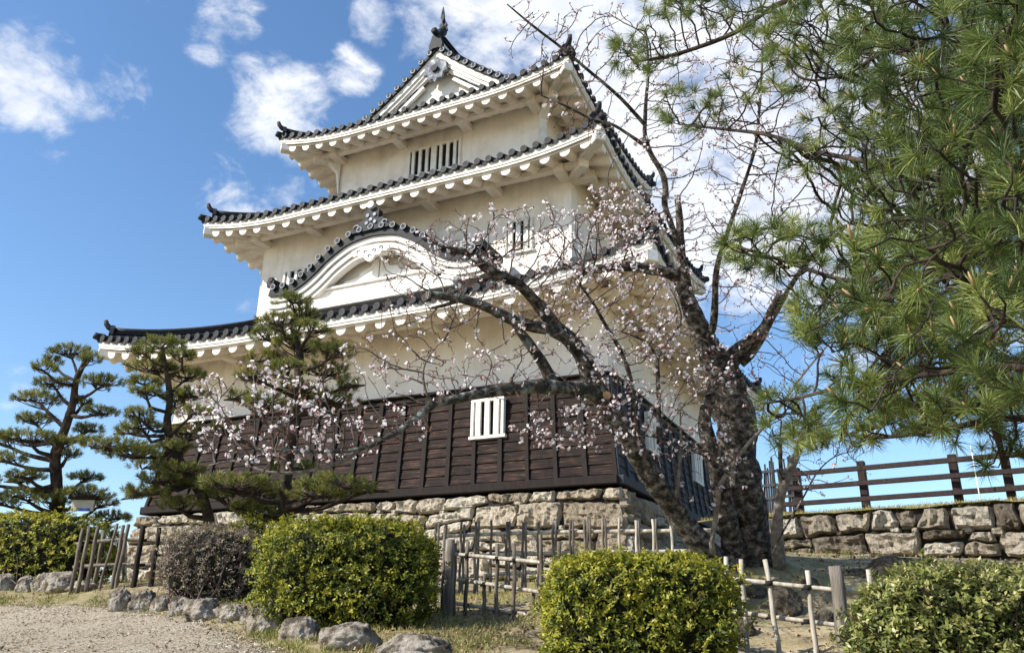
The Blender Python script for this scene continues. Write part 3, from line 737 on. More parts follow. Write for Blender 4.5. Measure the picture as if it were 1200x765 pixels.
# --- undulating gable over the first roof
KX = -5.93; kt = .945*np.array([0, .4, .8, 1.15, 1.5, 1.85, 2.15, 2.45, 2.75, 3.05, 3.2]); kz = np.array([6.62, 6.585, 6.50, 6.34, 6.13, 5.86, 5.67, 5.54, 5.49, 5.50, 5.53])-.05
from bisect import bisect
kc = catmull(np.stack([kt, kz, 0*kt], 1), .06)
KP = [(KX-t, z) for t, z, _ in kc[::-1]]+[(KX+t, z) for t, z, _ in kc[1:]]
KP = np.array(KP); kT = np.gradient(KP, axis=0); kT /= np.linalg.norm(kT, axis=1)[:, None]; kN = np.stack([-kT[:, 1], kT[:, 0]], 1)
kara = MB()
def kband(mbx, o0, o1, ya, yb, taper=False):
    A = KP+kN*o0; B = KP+kN*o1
    G = np.array([[(a[0], yb, a[1]), (a[0], ya, a[1]), (b[0], ya, b[1]), (b[0], yb, b[1]), (a[0], yb, a[1])] for a, b in zip(A, B)])
    mbx.grid(G, smooth=False); mbx.add([G[0, i] for i in range(4)], [(3, 2, 1, 0)]); mbx.add([G[-1, i] for i in range(4)], [(0, 1, 2, 3)])
kband(kara, .06, -.14, -.12, 1.22)
kroof = kara.build('undulating_gable', M['tile'], keep)
arc = np.concatenate([[0], np.cumsum(np.linalg.norm(np.diff(KP, axis=0), axis=1))]); nk = 21
kt_ = MB(); kr_ = MB()
for i in range(nk):
    a = arc[-1]*(i+.5)/nk; x = np.interp(a, arc, KP[:, 0]); z = np.interp(a, arc, KP[:, 1])
    nx_ = np.interp(a, arc, kN[:, 0]); nz_ = np.interp(a, arc, kN[:, 1]); c = np.array([x+nx_*.08, 0, z+nz_*.08])
    kt_.tube([c+(0, 1.22, 0), c+(0, -.2, 0)], [.08, .08], 12, True, smooth=False)
    for ra, rb in ((.078, .06),):
        vs = [c+np.array([r_*math.cos(q), -.205, r_*math.sin(q)]) for r_ in (ra, rb) for q in np.arange(12)*math.pi/6]
        kr_.add(vs, [(j, (j+1) % 12, 12+(j+1) % 12, 12+j) for j in range(12)])
kt_.build('cover_tile', M['tile'], kroof); kr_.build('tile_crest', M['tile_rim'], kroof)
kb = MB(); kband(kb, -.14, -.28, -.06, .16); kband(kb, -.285, -.32, .02, .16); kband(kb, -.322, -.44, -.01, .2); kband(kb, -.445, -.47, .06, .2); kband(kb, -.472, -.55, .04, .24)
kb.build('curved_bargeboard', M['plaster_white'], kroof)
kb = MB(); kband(kb, -.15, -.17, .24, 1.22); kb.build('soffit', M['plaster'], kroof)
mb = MB(); zb0 = 4.75
for (xa, za), (xb, zb2) in zip(KP[:-1], KP[1:]):
    if abs(xa-KX) < 2.62: mb.add([(xa, .42, zb0), (xb, .42, zb0), (xb, .42, zb2-.2), (xa, .42, za-.2)], [(0, 1, 2, 3)])
ty = mb.build('tympanum', M['plaster'], kroof)
mb = MB()
mb.box((KX, .2, 4.86), (2.35, .28, .13), bev=.02); mb.box((KX, .22, 5.03), (2.2, .2, .035), bev=.01)
mb.box((KX, .3, 5.22), (1.95, .12, .11), bev=.02); mb.box((KX, .26, 5.36), (2.0, .14, .03), bev=.01)
mb.build('gable_beam', M['plaster_white'], ty)
mb = MB()
for sg in (-1, 1):
    mb.box((KX+sg*2.18, .16, 5.16), (.12, .14, .1), bev=.02); mb.box((KX+sg*1.86, .16, 5.14), (.1, .12, .07), bev=.02)
    mb.prism([(0, 0), (1.25, 0), (.95, .16), (.6, .2), (.5, .34), (.25, .42), (.12, .62), (0, .66)], 0, .05, lambda u, v, d: np.array([KX+sg*(u+.02), .36-d, 5.39+v]))
mb.build('gable_bracket', M['plaster_white'], ty)
mb = MB()
pd = [(-.62, .0), (-.66, -.1), (-.54, -.19), (-.42, -.15), (-.34, -.26), (-.2, -.24), (-.12, -.36), (0, -.42), (.12, -.36), (.2, -.24), (.34, -.26), (.42, -.15), (.54, -.19), (.66, -.1), (.62, 0), (.3, .1), (-.3, .1)]
mb.prism(pd, 0, .07, lambda u, v, d: np.array([KX+u*.85, -.07-d, 6.09+v*.85]))
pn = mb.build('carved_pendant', M['plaster_white'], kroof)
mb = MB()
for u, v, r_ in ((-.4, -.06, .06), (.4, -.06, .06), (-.16, -.1, .055), (.16, -.1, .055), (0, -.26, .06)):
    th = np.linspace(0, 4.6, 14); mb.tube([(KX+.85*u+(r_*(1-q/8))*math.cos(q)*(1 if u <= 0 else -1), -.145, 6.09+.85*v+r_*(1-q/8)*math.sin(q)) for q in th], [.013]*14, 5)
mb.build('pendant_scroll', M['tile_rim'], pn)
# ornamental ridge tile over the undulating gable
mb = MB(); c = np.array([KX, -.12, 6.66])
mb.prism([(-.62, -.1), (-.6, .03), (-.42, .06), (-.34, .2), (-.2, .2), (-.22, .42), (-.12, .5), (.12, .5), (.22, .42), (.2, .2), (.34, .2), (.42, .06), (.6, .03), (.62, -.1)], 0, .16, lambda u, v, d: c+np.array([u, -d+.1, v]))
orn = mb.build('ornamental_ridge_tile', M['tile'], kroof)
mb = MB(); mb.disc(c+(0, -.1, .56), (0, 1, 0), .1, 12, .05); mb.build('round_crest', M['mortar'], orn)
mb = MB()
for u, v in ((-.1, .3), (.1, .3), (0, .18), (-.12, .1), (.12, .1)): mb.disc(c+(u, -.07, v), (0, 1, 0), .05, 8, .02)
for sg in (-1, 1):
    th = np.linspace(0, 5, 12); mb.tube([c+np.array([sg*(.4+.09*(1-q/8)*math.cos(q)), -.075, .02+.09*(1-q/8)*math.sin(q)]) for q in th], [.02]*12, 5)
mb.build('crest_relief', M['tile_rim'], orn)
for sg in (-1, 1):
    mb = MB(); p = np.array([KX+sg*2.98, -.1, 5.62])
    mb.box(p+(0, .6, .03), (.07, .5, .06)); mb.prism([(-.1, -.06), (.1, -.06), (.12, .08), (.05, .2), (-.05, .2), (-.12, .08)], 0, .08, lambda u, v, d: p+np.array([u, -d, v]))
    mb.tube([p+(0, 1.1, .12), p+(0, -.1, .13)], [.065, .07], 10, smooth=False); mb.build('gable_end_tile', M['tile'], kroof)
mb = MB()
mb.tube([(KX, 0, 6.78), (KX, 1.22, 6.82)], [.1, .1], 8); mb.box((KX, .6, 6.68), (.14, .6, .1)); mb.build('gable_ridge', M['tile'], kroof)
#@@NEXT

# ------------------------------------------------------------------ retaining wall, bank, railing on the right
wa, wb = U(895, 655, 12.9), U(1360, 655, 10.3); WT = -.91
wd_ = (wb-wa)[:2]; wl = np.linalg.norm(wd_); wd_ /= wl; wl *= 1.9; wn = np.array([wd_[1], -wd_[0]])
if wn @ (CAM[:2]-wa[:2]) < 0: wn = -wn
mb = MB()
def wf_(u, v, d):
    q = wa[:2]+wd_*u+wn*(d-.1*v); return np.array([q[0], q[1], WT+v])
stone_face(mb, wl, [.33, .4, .38, .4, .4], wf_, (.3, .8), seed=21, dep=.06, rough=.1)
rw = mb.build('retaining_wall', M['stone_grey'], None, attr=True)
tag(rw, 'low rough grey stone retaining wall under the grassy bank', 'wall')
mb = MB(); mb.box((*(wa[:2]+wd_*wl/2-wn*.16), WT-.95), (wl/2, .1, .93), np.array([[*wd_, 0], [*wn, 0], [0, 0, 1]])); mb.build('backing', M['gap'], rw)
us = np.linspace(-1.2, wl+2, 60); ws = np.concatenate([np.linspace(-.02, 3.2, 22), np.linspace(3.6, 14, 8)])
def bank_z(w): return WT+.005+.12*min(max(w, 0), 2.7)-.02*max(0, w-4)
def bank_at(p):  # world xy -> z on bank
    return bank_z(-(np.array(p[:2])-wa[:2])@wn)
P = np.zeros((len(us), len(ws), 3))
for i, u_ in enumerate(us):
    for j, w_ in enumerate(ws):
        q = wa[:2]+wd_*u_-wn*w_
        P[i, j] = (*q, bank_z(w_)+.05*mnoise.noise(Vector((q[0]*1.2, q[1]*1.2, 0)))+.03*mnoise.noise(Vector((q[0]*4, q[1]*4, 0))))
pid = np.arange(P.shape[0]*P.shape[1]).reshape(P.shape[:2])
F = np.stack([pid[:-1, :-1], pid[1:, :-1], pid[1:, 1:], pid[:-1, 1:]], -1).reshape(-1, 4)
npobj('grass_bank', P.reshape(-1, 3), F, M['bank'], smooth=True, kind='structure')
# wooden railing
rail = empty('wooden_railing', U(1012, 596, 14.5), 'dark brown three-rail wooden railing along the top of the grassy bank', 'railing')
pa, pb = U(918, 600, 15.25), U(1300, 588, 12.0)
rz_ = [(U(918, 556.5, 15.25), U(1300, 522.5, 12.0)), (U(918, 573, 15.25), U(1300, 543, 12.0)), (U(918, 591, 15.25), U(1300, 564, 12.0))]
for a, b in rz_:
    mb = MB(); mb.bar(a, a+(b-a)*1.7, .05, .085, bev=.01); mb.build('rail', M['rail'], rail)
for px, yb_, yt, d in ((1012, 598, 540, 14.45), (1122, 597, 532, 13.35), (1184, 594, 529, 12.85), (938, 600, 548, 15.1)):
    a = U(px+ (4 if px > 1000 else 0), yb_, d); h = (yb_-yt)/FPX*d
    mb = MB(); mb.bar(a-(0, 0, .55), a+(0, 0, h), .13, .13, up=(wn[0], wn[1], 0), bev=.012); mb.build('post', M['rail'], rail)
for k in (1.02, 1.34, 1.66):
    a = rz_[2][0]+(rz_[2][1]-rz_[2][0])*k; t_ = rz_[0][0]+(rz_[0][1]-rz_[0][0])*k
    mb = MB(); mb.bar((a[0], a[1], a[2]-.6), (a[0], a[1], t_[2]+.1), .13, .13, up=(wn[0], wn[1], 0), bev=.012); mb.build('post', M['rail'], rail)
mb = MB(); a = U(1151, 598, 12.7); mb.tube([a-(0, 0, .5), a+(0, 0, .98)], [.011, .009], 6); mb.tube([a+(0, 0, .9), a+(0, 0, 1.0)], [.02, .006], 6)
tag(mb.build('marker_pole', M['whitepole'], None), 'thin white pole standing upright behind the dark railing', 'pole')
# dark brushwood screen beside the keep
scr = empty('lattice_screen', U(908, 605, 15.6), 'dark openwork lattice screen between the keep and the railing', 'screen')
sa, sb = U(868, 612, 16.6), U(936, 608, 15.4); top = (612-543)/FPX*16
for i in range(34):
    t = i/33; p = sa*(1-t)+sb*t; lean = random.uniform(-.08, .08)
    mb = MB(); mb.bar(p-(0, 0, .2), p+np.array([lean, lean*.4, top*random.uniform(.8, 1.08)]), random.uniform(.03, .055), .025); mb.build('slat', M['wood_grey'], scr)
for z in (.12, .36, .6, .84):
    mb = MB(); mb.bar(sa+(0, -.03, top*z), sb+(0, -.03, top*z+random.uniform(-.05, .05)), .035, .05); mb.build('crossbar', M['wood_grey'], scr)

# ------------------------------------------------------------------ boulders edging the path
def boulder(px, py, wpx, hpx, d, mat, label, group, seed, flat=1.0, name='boulder', cat='boulder'):
    R_ = random.Random(seed); w = wpx/FPX*d/2; h = hpx/FPX*d
    c = U(px, py, d); gz_ = min(c[2], H1(c[0], c[1])); bm = bmesh.new(); bmesh.ops.create_icosphere(bm, subdivisions=5, radius=1)
    dep_ = w*R_.uniform(.75, 1.0); o = R_.random()*99; rot = Matrix.Rotation(R_.uniform(-.5, .5), 3, 'Z')
    pl = [(Vector((R_.gauss(0, 1), R_.gauss(0, 1), R_.gauss(0, .7))).normalized(), R_.uniform(.66, .9)) for _ in range(9)]
    for v in bm.verts:
        n = v.co.copy()
        for pn_, k in pl:
            t = n.dot(pn_)
            if t > k: n -= pn_*(t-k)*.85
        n *= 1+.16*mnoise.noise(n*1.6+Vector((o, 0, 0)))+.09*mnoise.noise(n*4+Vector((0, o, 0)))+.085*mnoise.noise(n*8+Vector((0, o, o)))+.05*mnoise.noise(n*18+Vector((o, 0, o)))
        v.co = n
    V = np.array([v.co for v in bm.verts]); Fc = [tuple(q.index for q in f.verts) for f in bm.faces]; bm.free()
    A = np.array(rot@Matrix.Identity(3)); rr_ = np.array([_r0[0], _r0[1], 0]); ff = np.array([-_r0[1], _r0[0], 0])
    V = V@A.T
    P = c[None, :]*np.array([1, 1, 0])+V[:, :1]*w*1.12*rr_+V[:, 1:2]*dep_*ff
    P[:, 2] = gz_+h*.26+V[:, 2]*h*.6
    o_ = npobj(name, P, np.array(Fc), mat, smooth=True, loc=(c[0], c[1], gz_))
    tag(o_, label, cat, group)
G_ = 'boulders edging the gravel path'
BL = [(6,688,24,24,14.2,'small pale boulder at far left end of the row under the clipped hedge'),
 (30,690,22,22,13.9,'rounded pale boulder second from left below the square hedge'),
 (49,690,26,26,13.7,'grey boulder third from left below the square hedge'),
 (71,693,36,30,13.3,'tall white and dark boulder under the right corner of the square hedge'),
 (98,692,34,14,12.9,'low brown flat boulder at the foot of the dark stake fence'),
 (86,707,28,9,12.3,'thin flat grey slab lying in grass in front of the fence boulders'),
 (141,708,28,32,11.2,'upright grey boulder left of its paler twin below the stake fence'),
 (168,709,32,28,10.9,'broad pale boulder standing right beside the upright one below the stake fence'),
 (188,713,22,22,10.5,'narrow brownish boulder between the pale one and the long row under the brown shrub'),
 (210,717,28,26,10.1,'squat grey boulder under the left side of the brown shrub'),
 (238,720,42,28,9.7,'widest grey boulder directly below the brown shrub'),
 (270,727,40,22,9.1,'low grey boulder between the brown shrub and the round hedge'),
 (292,730,22,18,8.7,'small brown boulder tucked left of the sloping one by the round hedge'),
 (314,738,44,40,8.1,'sloping pale boulder at the left foot of the round yellow-green hedge'),
 (352,752,48,34,7.3,'rugged tan boulder under the middle of the round yellow-green hedge'),
 (408,764,66,40,6.8,'big upright tan boulder under the right part of the round hedge'),
 (487,778,94,38,6.3,'large blue-grey rounded rock in the grass at the bottom edge')]
for i, (px, py, w, h, d, lb) in enumerate(BL):
    boulder(px, py, w, h, d, M['boulder'], lb, G_, 100+i)
for i, (px, py, w, h, d, lb) in enumerate([(921,712,34,34,8.3,'brown lumpy rock behind the bamboo fence between two stakes'),(884,700,28,20,8.7,'grey rock low at the foot of the cherry trunks behind the fence'),
   (1002,684,46,20,9.2,'flat grey rock just right of the thick fence post'),(1048,682,62,34,9.0,'broad brown rock at wall foot above the right-hand shrub'),(948,690,26,18,8.9,'small pale rock left of the thick fence post'),
   (965,706,24,18,8.0,'dark small rock beside the thick fence post'),(872,716,22,20,7.9,'small grey rock near the right end of the square hedge')]):
    boulder(px, py, w, h, d, M['stone_grey'], lb, 'loose rocks under the retaining wall', 300+i, name='rock', cat='rock')

# ------------------------------------------------------------------ fences
def stake(par, px, yb_, yt, d, r, mat, lean=0.0, name='stake', cut=True):
    t_ = U(px, yt, d); g = H1(t_[0], t_[1]); h0 = (yb_-yt)/FPX*d*1.03; a = np.array([t_[0], t_[1], min(t_[2]-h0, g)-.05]); a[:2] -= _r0[:2]*lean
    h = t_[2]-a[2]
    mb = MB(); n = 7; pts = []
    for i in range(n):
        t = i/(n-1); pts.append(a+np.array([_r0[0], _r0[1], 0])*(lean*t+.006*math.sin(i*2+px))+np.array([0, 0, h*t]))
    mb.tube(pts, [r*(1.08-.12*i/(n-1)) for i in range(n)], 8, True, jit=.12, nscale=9)
    return mb.build(name, mat, par)
def railp(par, pts, r, mat):
    P = catmull([U(*p) for p in pts], .25); mb = MB(); mb.tube(P, [r*(1+.08*math.sin(i*1.7)) for i in range(len(P))], 8, True, jit=.06, nscale=7); return mb.build('rail', mat, par)
def ties(par, spots, r):
    mb = MB()
    for px, py, d in spots:
        c = U(px, py, d-.015); mb.tube([c-(0, 0, .02), c+(0, 0, .02)], [r, r], 8); q = np.array([_r0[0], _r0[1], 0]); mb.bar(c-q*.05-(0, 0, .02), c+q*.05+(0, 0, .02), .02, .02)
    mb.build('rope_tie', M['tie'], par)
# dark stake fence at left
fl = empty('stake_fence', U(135, 690, 12.4), 'leaning dark wooden stake fence between the square hedge and the brown shrub', 'fence')
for px, yb_, yt, ln, r, mt in ((97,682,619,0,.028,'bamboo_dark'),(105,683,617,0,.028,'bamboo_dark'),(115,685,616,0,.03,'bamboo_dark'),(138,696,613,.13,.02,'bamboo_dark'),(145,697,615,.02,.026,'bamboo_dark'),(151,697,614,.05,.026,'bamboo_dark'),
        (168,690,616,.0,.04,'wood_batten'),(187,690,618,.0,.036,'wood_batten'),(122,676,621,0,.03,'bamboo_dark'),(146,680,624,0,.04,'bamboo_dark'),(297,676,615,0,.04,'bamboo'),(308,676,617,0,.04,'bamboo_dark'),(216,684,622,0,.04,'bamboo_dark'),(252,682,620,0,.04,'bamboo_dark')):
    stake(fl, px, yb_, yt, 12.9 if yb_ > 681 else 13.6, r, M[mt], ln)
railp(fl, [(90,637,13.1),(140,632,13.0),(190,634,13.0),(250,637,12.9),(310,640,12.8)], .026, M['wood_post'])
railp(fl, [(86,664,13.1),(140,661,13.0),(190,662,13.0),(250,664,12.9),(310,668,12.8)], .026, M['wood_post'])
ties(fl, [(97,636,12.9),(107,635,12.9),(168,633,12.9),(166,662,12.9),(92,663,12.9)], .05)
# bamboo fence in front of the keep (front line)
fm = empty('bamboo_fence', U(560, 722, 8.6), 'grey bamboo lattice fence with a dark post, sloping down between the two big hedges', 'fence')
def dmid(px): return 9.6-(px-495)*.0186*.35
for px, yb_, yt in ((502,706,650),(522,717,618),(534,716,636),(548,722,634),(568,723,672),(583,731,637),(603,739,637),(625,699,693-1+0),(634,738,626),(655,740,634)):
    if px == 625: yb_, yt = 726, 690
    stake(fm, px, yb_, yt, dmid(px), .022, M['bamboo_dark'])
for A_, B_ in (((488,645),(655,661)), ((488,672),(655,697)), ((486,699),(660,727))):
    railp(fm, [(A_[0], A_[1], dmid(A_[0])-.05), ((A_[0]+B_[0])/2, (A_[1]+B_[1])/2-.5, dmid(575)-.05), (B_[0], B_[1], dmid(655)-.05)], .021, M['bamboo'])
stake(fm, 528, 728, 632, dmid(528)-.08, .058, M['wood_post'], name='post')
ties(fm, [(548,650.5,dmid(548)-.06),(583,654,dmid(583)-.06),(603,656,dmid(603)-.06),(548,681,dmid(548)-.06),(568,684,dmid(568)-.06),(583,686,dmid(583)-.06),(603,689,dmid(603)-.06),(603,718,dmid(603)-.06),(583,714.5,dmid(583)-.06),(548,709,dmid(548)-.06),(634,722,dmid(634)-.06)], .03)
# second line close to the stone base
fb = empty('paling_fence', U(640, 690, 13), 'dark bamboo paling fence running along the foot of the stone base', 'fence')
for i, px in enumerate((511,523,541,558,576,594,613,631,648,668,685,688,706,725,745,765,786)):
    t = (px-500)/330; yt = 613-8*t; d = 13.3-1.1*t; yb_ = 684-20*t
    for k, off in enumerate((0, 3.2)):
        if k and i % 3 == 1: continue
        stake(fb, px+off, yb_, yt+random.uniform(-2, 3), d, .021, M['bamboo_dark'] if (px < 720 or k) else M['bamboo'])
for ya, yb_ in ((629, 621), (654, 645), (679, 664)):
    railp(fb, [(500, ya, 13.35), (620, (ya+yb_)/2-1, 12.9), (835, yb_, 12.2)], .03, M['bamboo'])
# right bamboo fence
fr_ = empty('bamboo_fence', U(930, 760, 7), 'pale bamboo lattice fence with a thick post in front of the cherry trunk', 'fence')
def drt(px): return 7.35-(px-850)*.0035
for px, yb_, yt, ln in ((850,772,652,0),(868,780,655,.0),(897,780,655,-.06),(946,782,668,0),(1018,780,667,0),(1060,785,676,0)):
    stake(fr_, px, yb_, yt, drt(px), .021, M['bamboo'], ln)
for A_, B_ in (((845,677),(1075,701)), ((845,715),(1075,744)), ((845,757),(1060,782))):
    railp(fr_, [(A_[0], A_[1], drt(A_[0])-.045), ((A_[0]+B_[0])/2, (A_[1]+B_[1])/2, drt(960)-.045), (B_[0], B_[1], drt(1070)-.045)], .02, M['bamboo'])
stake(fr_, 979, 800, 663, drt(984)-.1, .055, M['wood_post'], name='post')
ties(fr_, [(868,680,drt(868)-.05),(901,683,drt(901)-.05),(946,688,drt(946)-.05),(868,719,drt(868)-.05),(904,722,drt(904)-.05),(946,728,drt(946)-.05),(984,692,drt(984)-.16),(985,732,drt(984)-.16)], .03)

# ------------------------------------------------------------------ small things at the left
nb_ = empty('notice_board', U(96, 625, 15.2), 'small cream notice board with a dark frame standing behind the square hedge', 'sign')
c = U(97, 592, 15.2); ax = np.array([[_r0[0], _r0[1], 0], [-_r0[1], _r0[0], 0], [0, 0, 1]])
mb = MB(); mb.box(c, (.20, .02, .10), ax, .005); mb.build('panel', M['cream'], nb_)
mb = MB(); mb.box(c-ax[1]*.006-(0, 0, .075)+ax[0]*.03, (.12, .021, .025), ax); mb.build('blue_strip', M['blue'], nb_)
mb = MB(); mb.box(c+(0, 0, .13), (.26, .09, .025), ax, .01); mb.build('roof', M['wood_batten'], nb_)
for s_ in (-1, 1):
    q = c+ax[0]*.225*s_; mb = MB(); mb.bar((q[0], q[1], H1(q[0], q[1])-.1), q+(0, 0, .1), .05, .05); mb.build('post', M['wood_batten'], nb_)
br = empty('road_barrier', U(126, 668, 16), 'wooden A-frame barrier with a red panel seen through the stake fence', 'barrier')
c = U(127, 654, 16); gz_ = H1(c[0], c[1])
mb = MB()
for s_ in (-1, 1):
    mb.bar(c-ax[0]*.24+ax[1]*.2*s_-(0, 0, c[2]-gz_+.02), c-ax[0]*.2+(0, 0, .3), .06, .06); mb.bar(c+ax[0]*.3+ax[1]*.2*s_-(0, 0, c[2]-gz_+.02), c+ax[0]*.26+(0, 0, .3), .06, .06)
mb.build('leg', M['cream'], br)
mb = MB(); mb.bar(c-ax[0]*.3+(0, 0, .0)-ax[1]*.1, c+ax[0]*.34-(0, 0, .18)-ax[1]*.1, .04, .09); mb.bar(c-ax[0]*.28+(0, 0, .02)-ax[1]*.1, c+ax[0]*.06+(0, 0, .27)-ax[1]*.1, .04, .07); mb.build('crossbar', M['cream'], br)
mb = MB(); mb.box(c+ax[0]*.1+(0, 0, .06)-ax[1]*.02, (.09, .02, .16), ax, .01); mb.box(c+ax[0]*.02-(0, 0, .26)-ax[1]*.02, (.12, .02, .05), ax, .01); mb.build('red_panel', M['red'], br)

# ------------------------------------------------------------------ leaf machinery
def unit(v): return v/(np.linalg.norm(v, axis=-1, keepdims=True)+1e-12)
def rosettes(cen, axis, nl, length, width, spread=(35, 80), val=None, jit=.012):
    """nl folded leaves round each axis; returns V,F(4),rnd"""
    n = len(cen); C = np.repeat(cen, nl, 0); A = np.repeat(unit(axis), nl, 0)
    t = rng.normal(size=C.shape); t = unit(t-A*(t*A).sum(1, keepdims=True))
    th = np.radians(rng.uniform(*spread, len(C)))[:, None]; D = A*np.cos(th)+t*np.sin(th)
    Lh = (length*rng.uniform(.65, 1.2, len(C)))[:, None]; Wd = (width*rng.uniform(.75, 1.2, len(C)))[:, None]
    S = unit(np.cross(D, A)); Nn = np.cross(S, D)
    B = C+rng.normal(size=C.shape)*jit
    v0 = B; v1 = B+D*Lh*.5+S*Wd*.5+Nn*Wd*.22; v2 = B+D*Lh-Nn*Lh*.1; v3 = B+D*Lh*.5-S*Wd*.5+Nn*Wd*.22
    V = np.stack([v0, v1, v2, v3], 1).reshape(-1, 3); F = np.arange(len(V)).reshape(-1, 4)
    base = np.repeat(val if val is not None else rng.uniform(0, 1, n), nl)
    return V, F, np.clip(base+rng.normal(0, .13, len(C)), 0, 1)
def hedge(name, label, cat, px0, px1, yt, yb_, d, depth, nros, leaf, mat, pw=4, rough=.1, vmean=.45, twig_n=60, group=None, inner=.5, top=1.0):
    cx = (px0+px1)/2; a = (px1-px0)/2/FPX*d; c = U(cx, yb_, d+depth*.5*0); g = H1(c[0], c[1])
    zt = U(cx, yt, d)[2]; z0 = min(g, U(cx, yb_, d)[2])-.03; hc = (zt-z0)/2; cen = np.array([c[0], c[1], z0+hc]); b = depth/2
    root = empty(name, (c[0], c[1], z0), label, cat, group)
    X, Y = ax[0], ax[1]
    def shell(n, s):
        u = rng.normal(size=(n, 3)); u[:, 2] = u[:, 2]*1.0+.25; u = unit(u)
        k = (np.abs(u)**pw).sum(1)**(-1/pw); q = u*k[:, None]
        nn = unit(np.sign(q)*np.abs(q)**(pw-1)/np.array([a, b, hc]))
        ns = np.array([mnoise.noise(Vector(p*3.1+px0))+.6*mnoise.noise(Vector(p*7)) for p in q]); q = q*(s*(1+rough*ns))[:, None]
        return q, nn
    s = 1-np.abs(rng.normal(0, .05, nros)); q, nn = shell(nros, s)
    q2, nn2 = shell(int(nros*inner), rng.uniform(.72, .95, int(nros*inner)))
    spr = rng.random(nros) < .09; q[spr] *= rng.uniform(1.03, 1.13, spr.sum())[:, None]
    q = np.vstack([q, q2]); nn = np.vstack([nn, nn2])
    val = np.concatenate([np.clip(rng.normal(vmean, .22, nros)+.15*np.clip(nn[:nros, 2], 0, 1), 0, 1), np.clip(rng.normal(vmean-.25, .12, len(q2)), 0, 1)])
    wp = cen+q[:, :1]*a*X+q[:, 1:2]*b*Y+q[:, 2:]*hc*np.array([0, 0, 1.])
    wn_ = nn[:, :1]*X+nn[:, 1:2]*Y+nn[:, 2:]*np.array([0, 0, 1.])
    axs = unit(wn_*.7+np.array([0, 0, .45])+rng.normal(size=wp.shape)*.35)
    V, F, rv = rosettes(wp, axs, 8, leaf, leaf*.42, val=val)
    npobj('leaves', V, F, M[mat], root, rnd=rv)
    # dark woody core and stems
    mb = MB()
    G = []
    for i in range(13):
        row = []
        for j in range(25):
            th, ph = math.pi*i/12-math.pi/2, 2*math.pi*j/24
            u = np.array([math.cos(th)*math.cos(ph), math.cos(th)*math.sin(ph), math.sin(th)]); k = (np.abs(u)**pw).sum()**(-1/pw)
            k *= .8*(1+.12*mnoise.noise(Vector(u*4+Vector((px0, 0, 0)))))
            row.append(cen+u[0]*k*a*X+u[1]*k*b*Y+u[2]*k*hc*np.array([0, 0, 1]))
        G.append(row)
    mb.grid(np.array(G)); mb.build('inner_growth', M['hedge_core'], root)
    mb = MB()
    for _ in range(twig_n):
        u, nn_ = shell(1, np.array([1.0])); e = cen+u[0, 0]*a*X+u[0, 1]*b*Y+u[0, 2]*hc*np.array([0, 0, 1])
        st = cen+rng.normal(size=3)*np.array([a, a, .02])*.3-np.array([0, 0, hc]); mid = (st+e)/2+rng.normal(size=3)*.08
        tp = catmull([st, mid, e+(e-cen)*.04], .08); mb.tube(tp, np.linspace(.012, .003, len(tp)), 5, False)
    mb.build('stems', M['twig'], root)
    return root, cen, (a, b, hc)
hedge('clipped_hedge', 'square clipped yellow-green hedge at far left below the garden pine', 'hedge', -78, 121, 601, 684, 15.0, 1.6, 2600, .056, 'hedge', pw=5, rough=.1, vmean=.62)
hedge('clipped_hedge', 'big rounded yellow-green hedge beside the path above the tan boulders', 'hedge', 303, 505, 607, 736, 8.35, 1.3, 4000, .041, 'hedge', pw=4, rough=.13, vmean=.45)
hedge('clipped_hedge', 'big square yellow-green hedge between the two bamboo lattice fences', 'hedge', 640, 860, 650, 800, 6.35, 1.1, 3900, .038, 'hedge', pw=5, rough=.12, vmean=.5)
hedge('leafless_shrub', 'brown twiggy shrub with faded purplish leaves beside the dark stake fence', 'shrub', 186, 303, 614, 702, 11.0, 1.0, 1700, .03, 'shrub', pw=3, rough=.22, vmean=.55, twig_n=420)
r5, c5, e5 = hedge('leafy_shrub', 'loose green shrub with pale-edged leaves and bare twigs at lower right corner', 'shrub', 1016, 1262, 662, 815, 5.6, 1.1, 2300, .045, 'hedge_b', pw=2.5, rough=.24, vmean=.5, twig_n=320, inner=.6)
hedge('low_shrub', 'small yellowish shrub at the foot of the middle garden pine', 'shrub', 255, 318, 603, 668, 12.0, .6, 600, .035, 'hedge', pw=2.5, rough=.2, vmean=.5, twig_n=40)
#@@P4

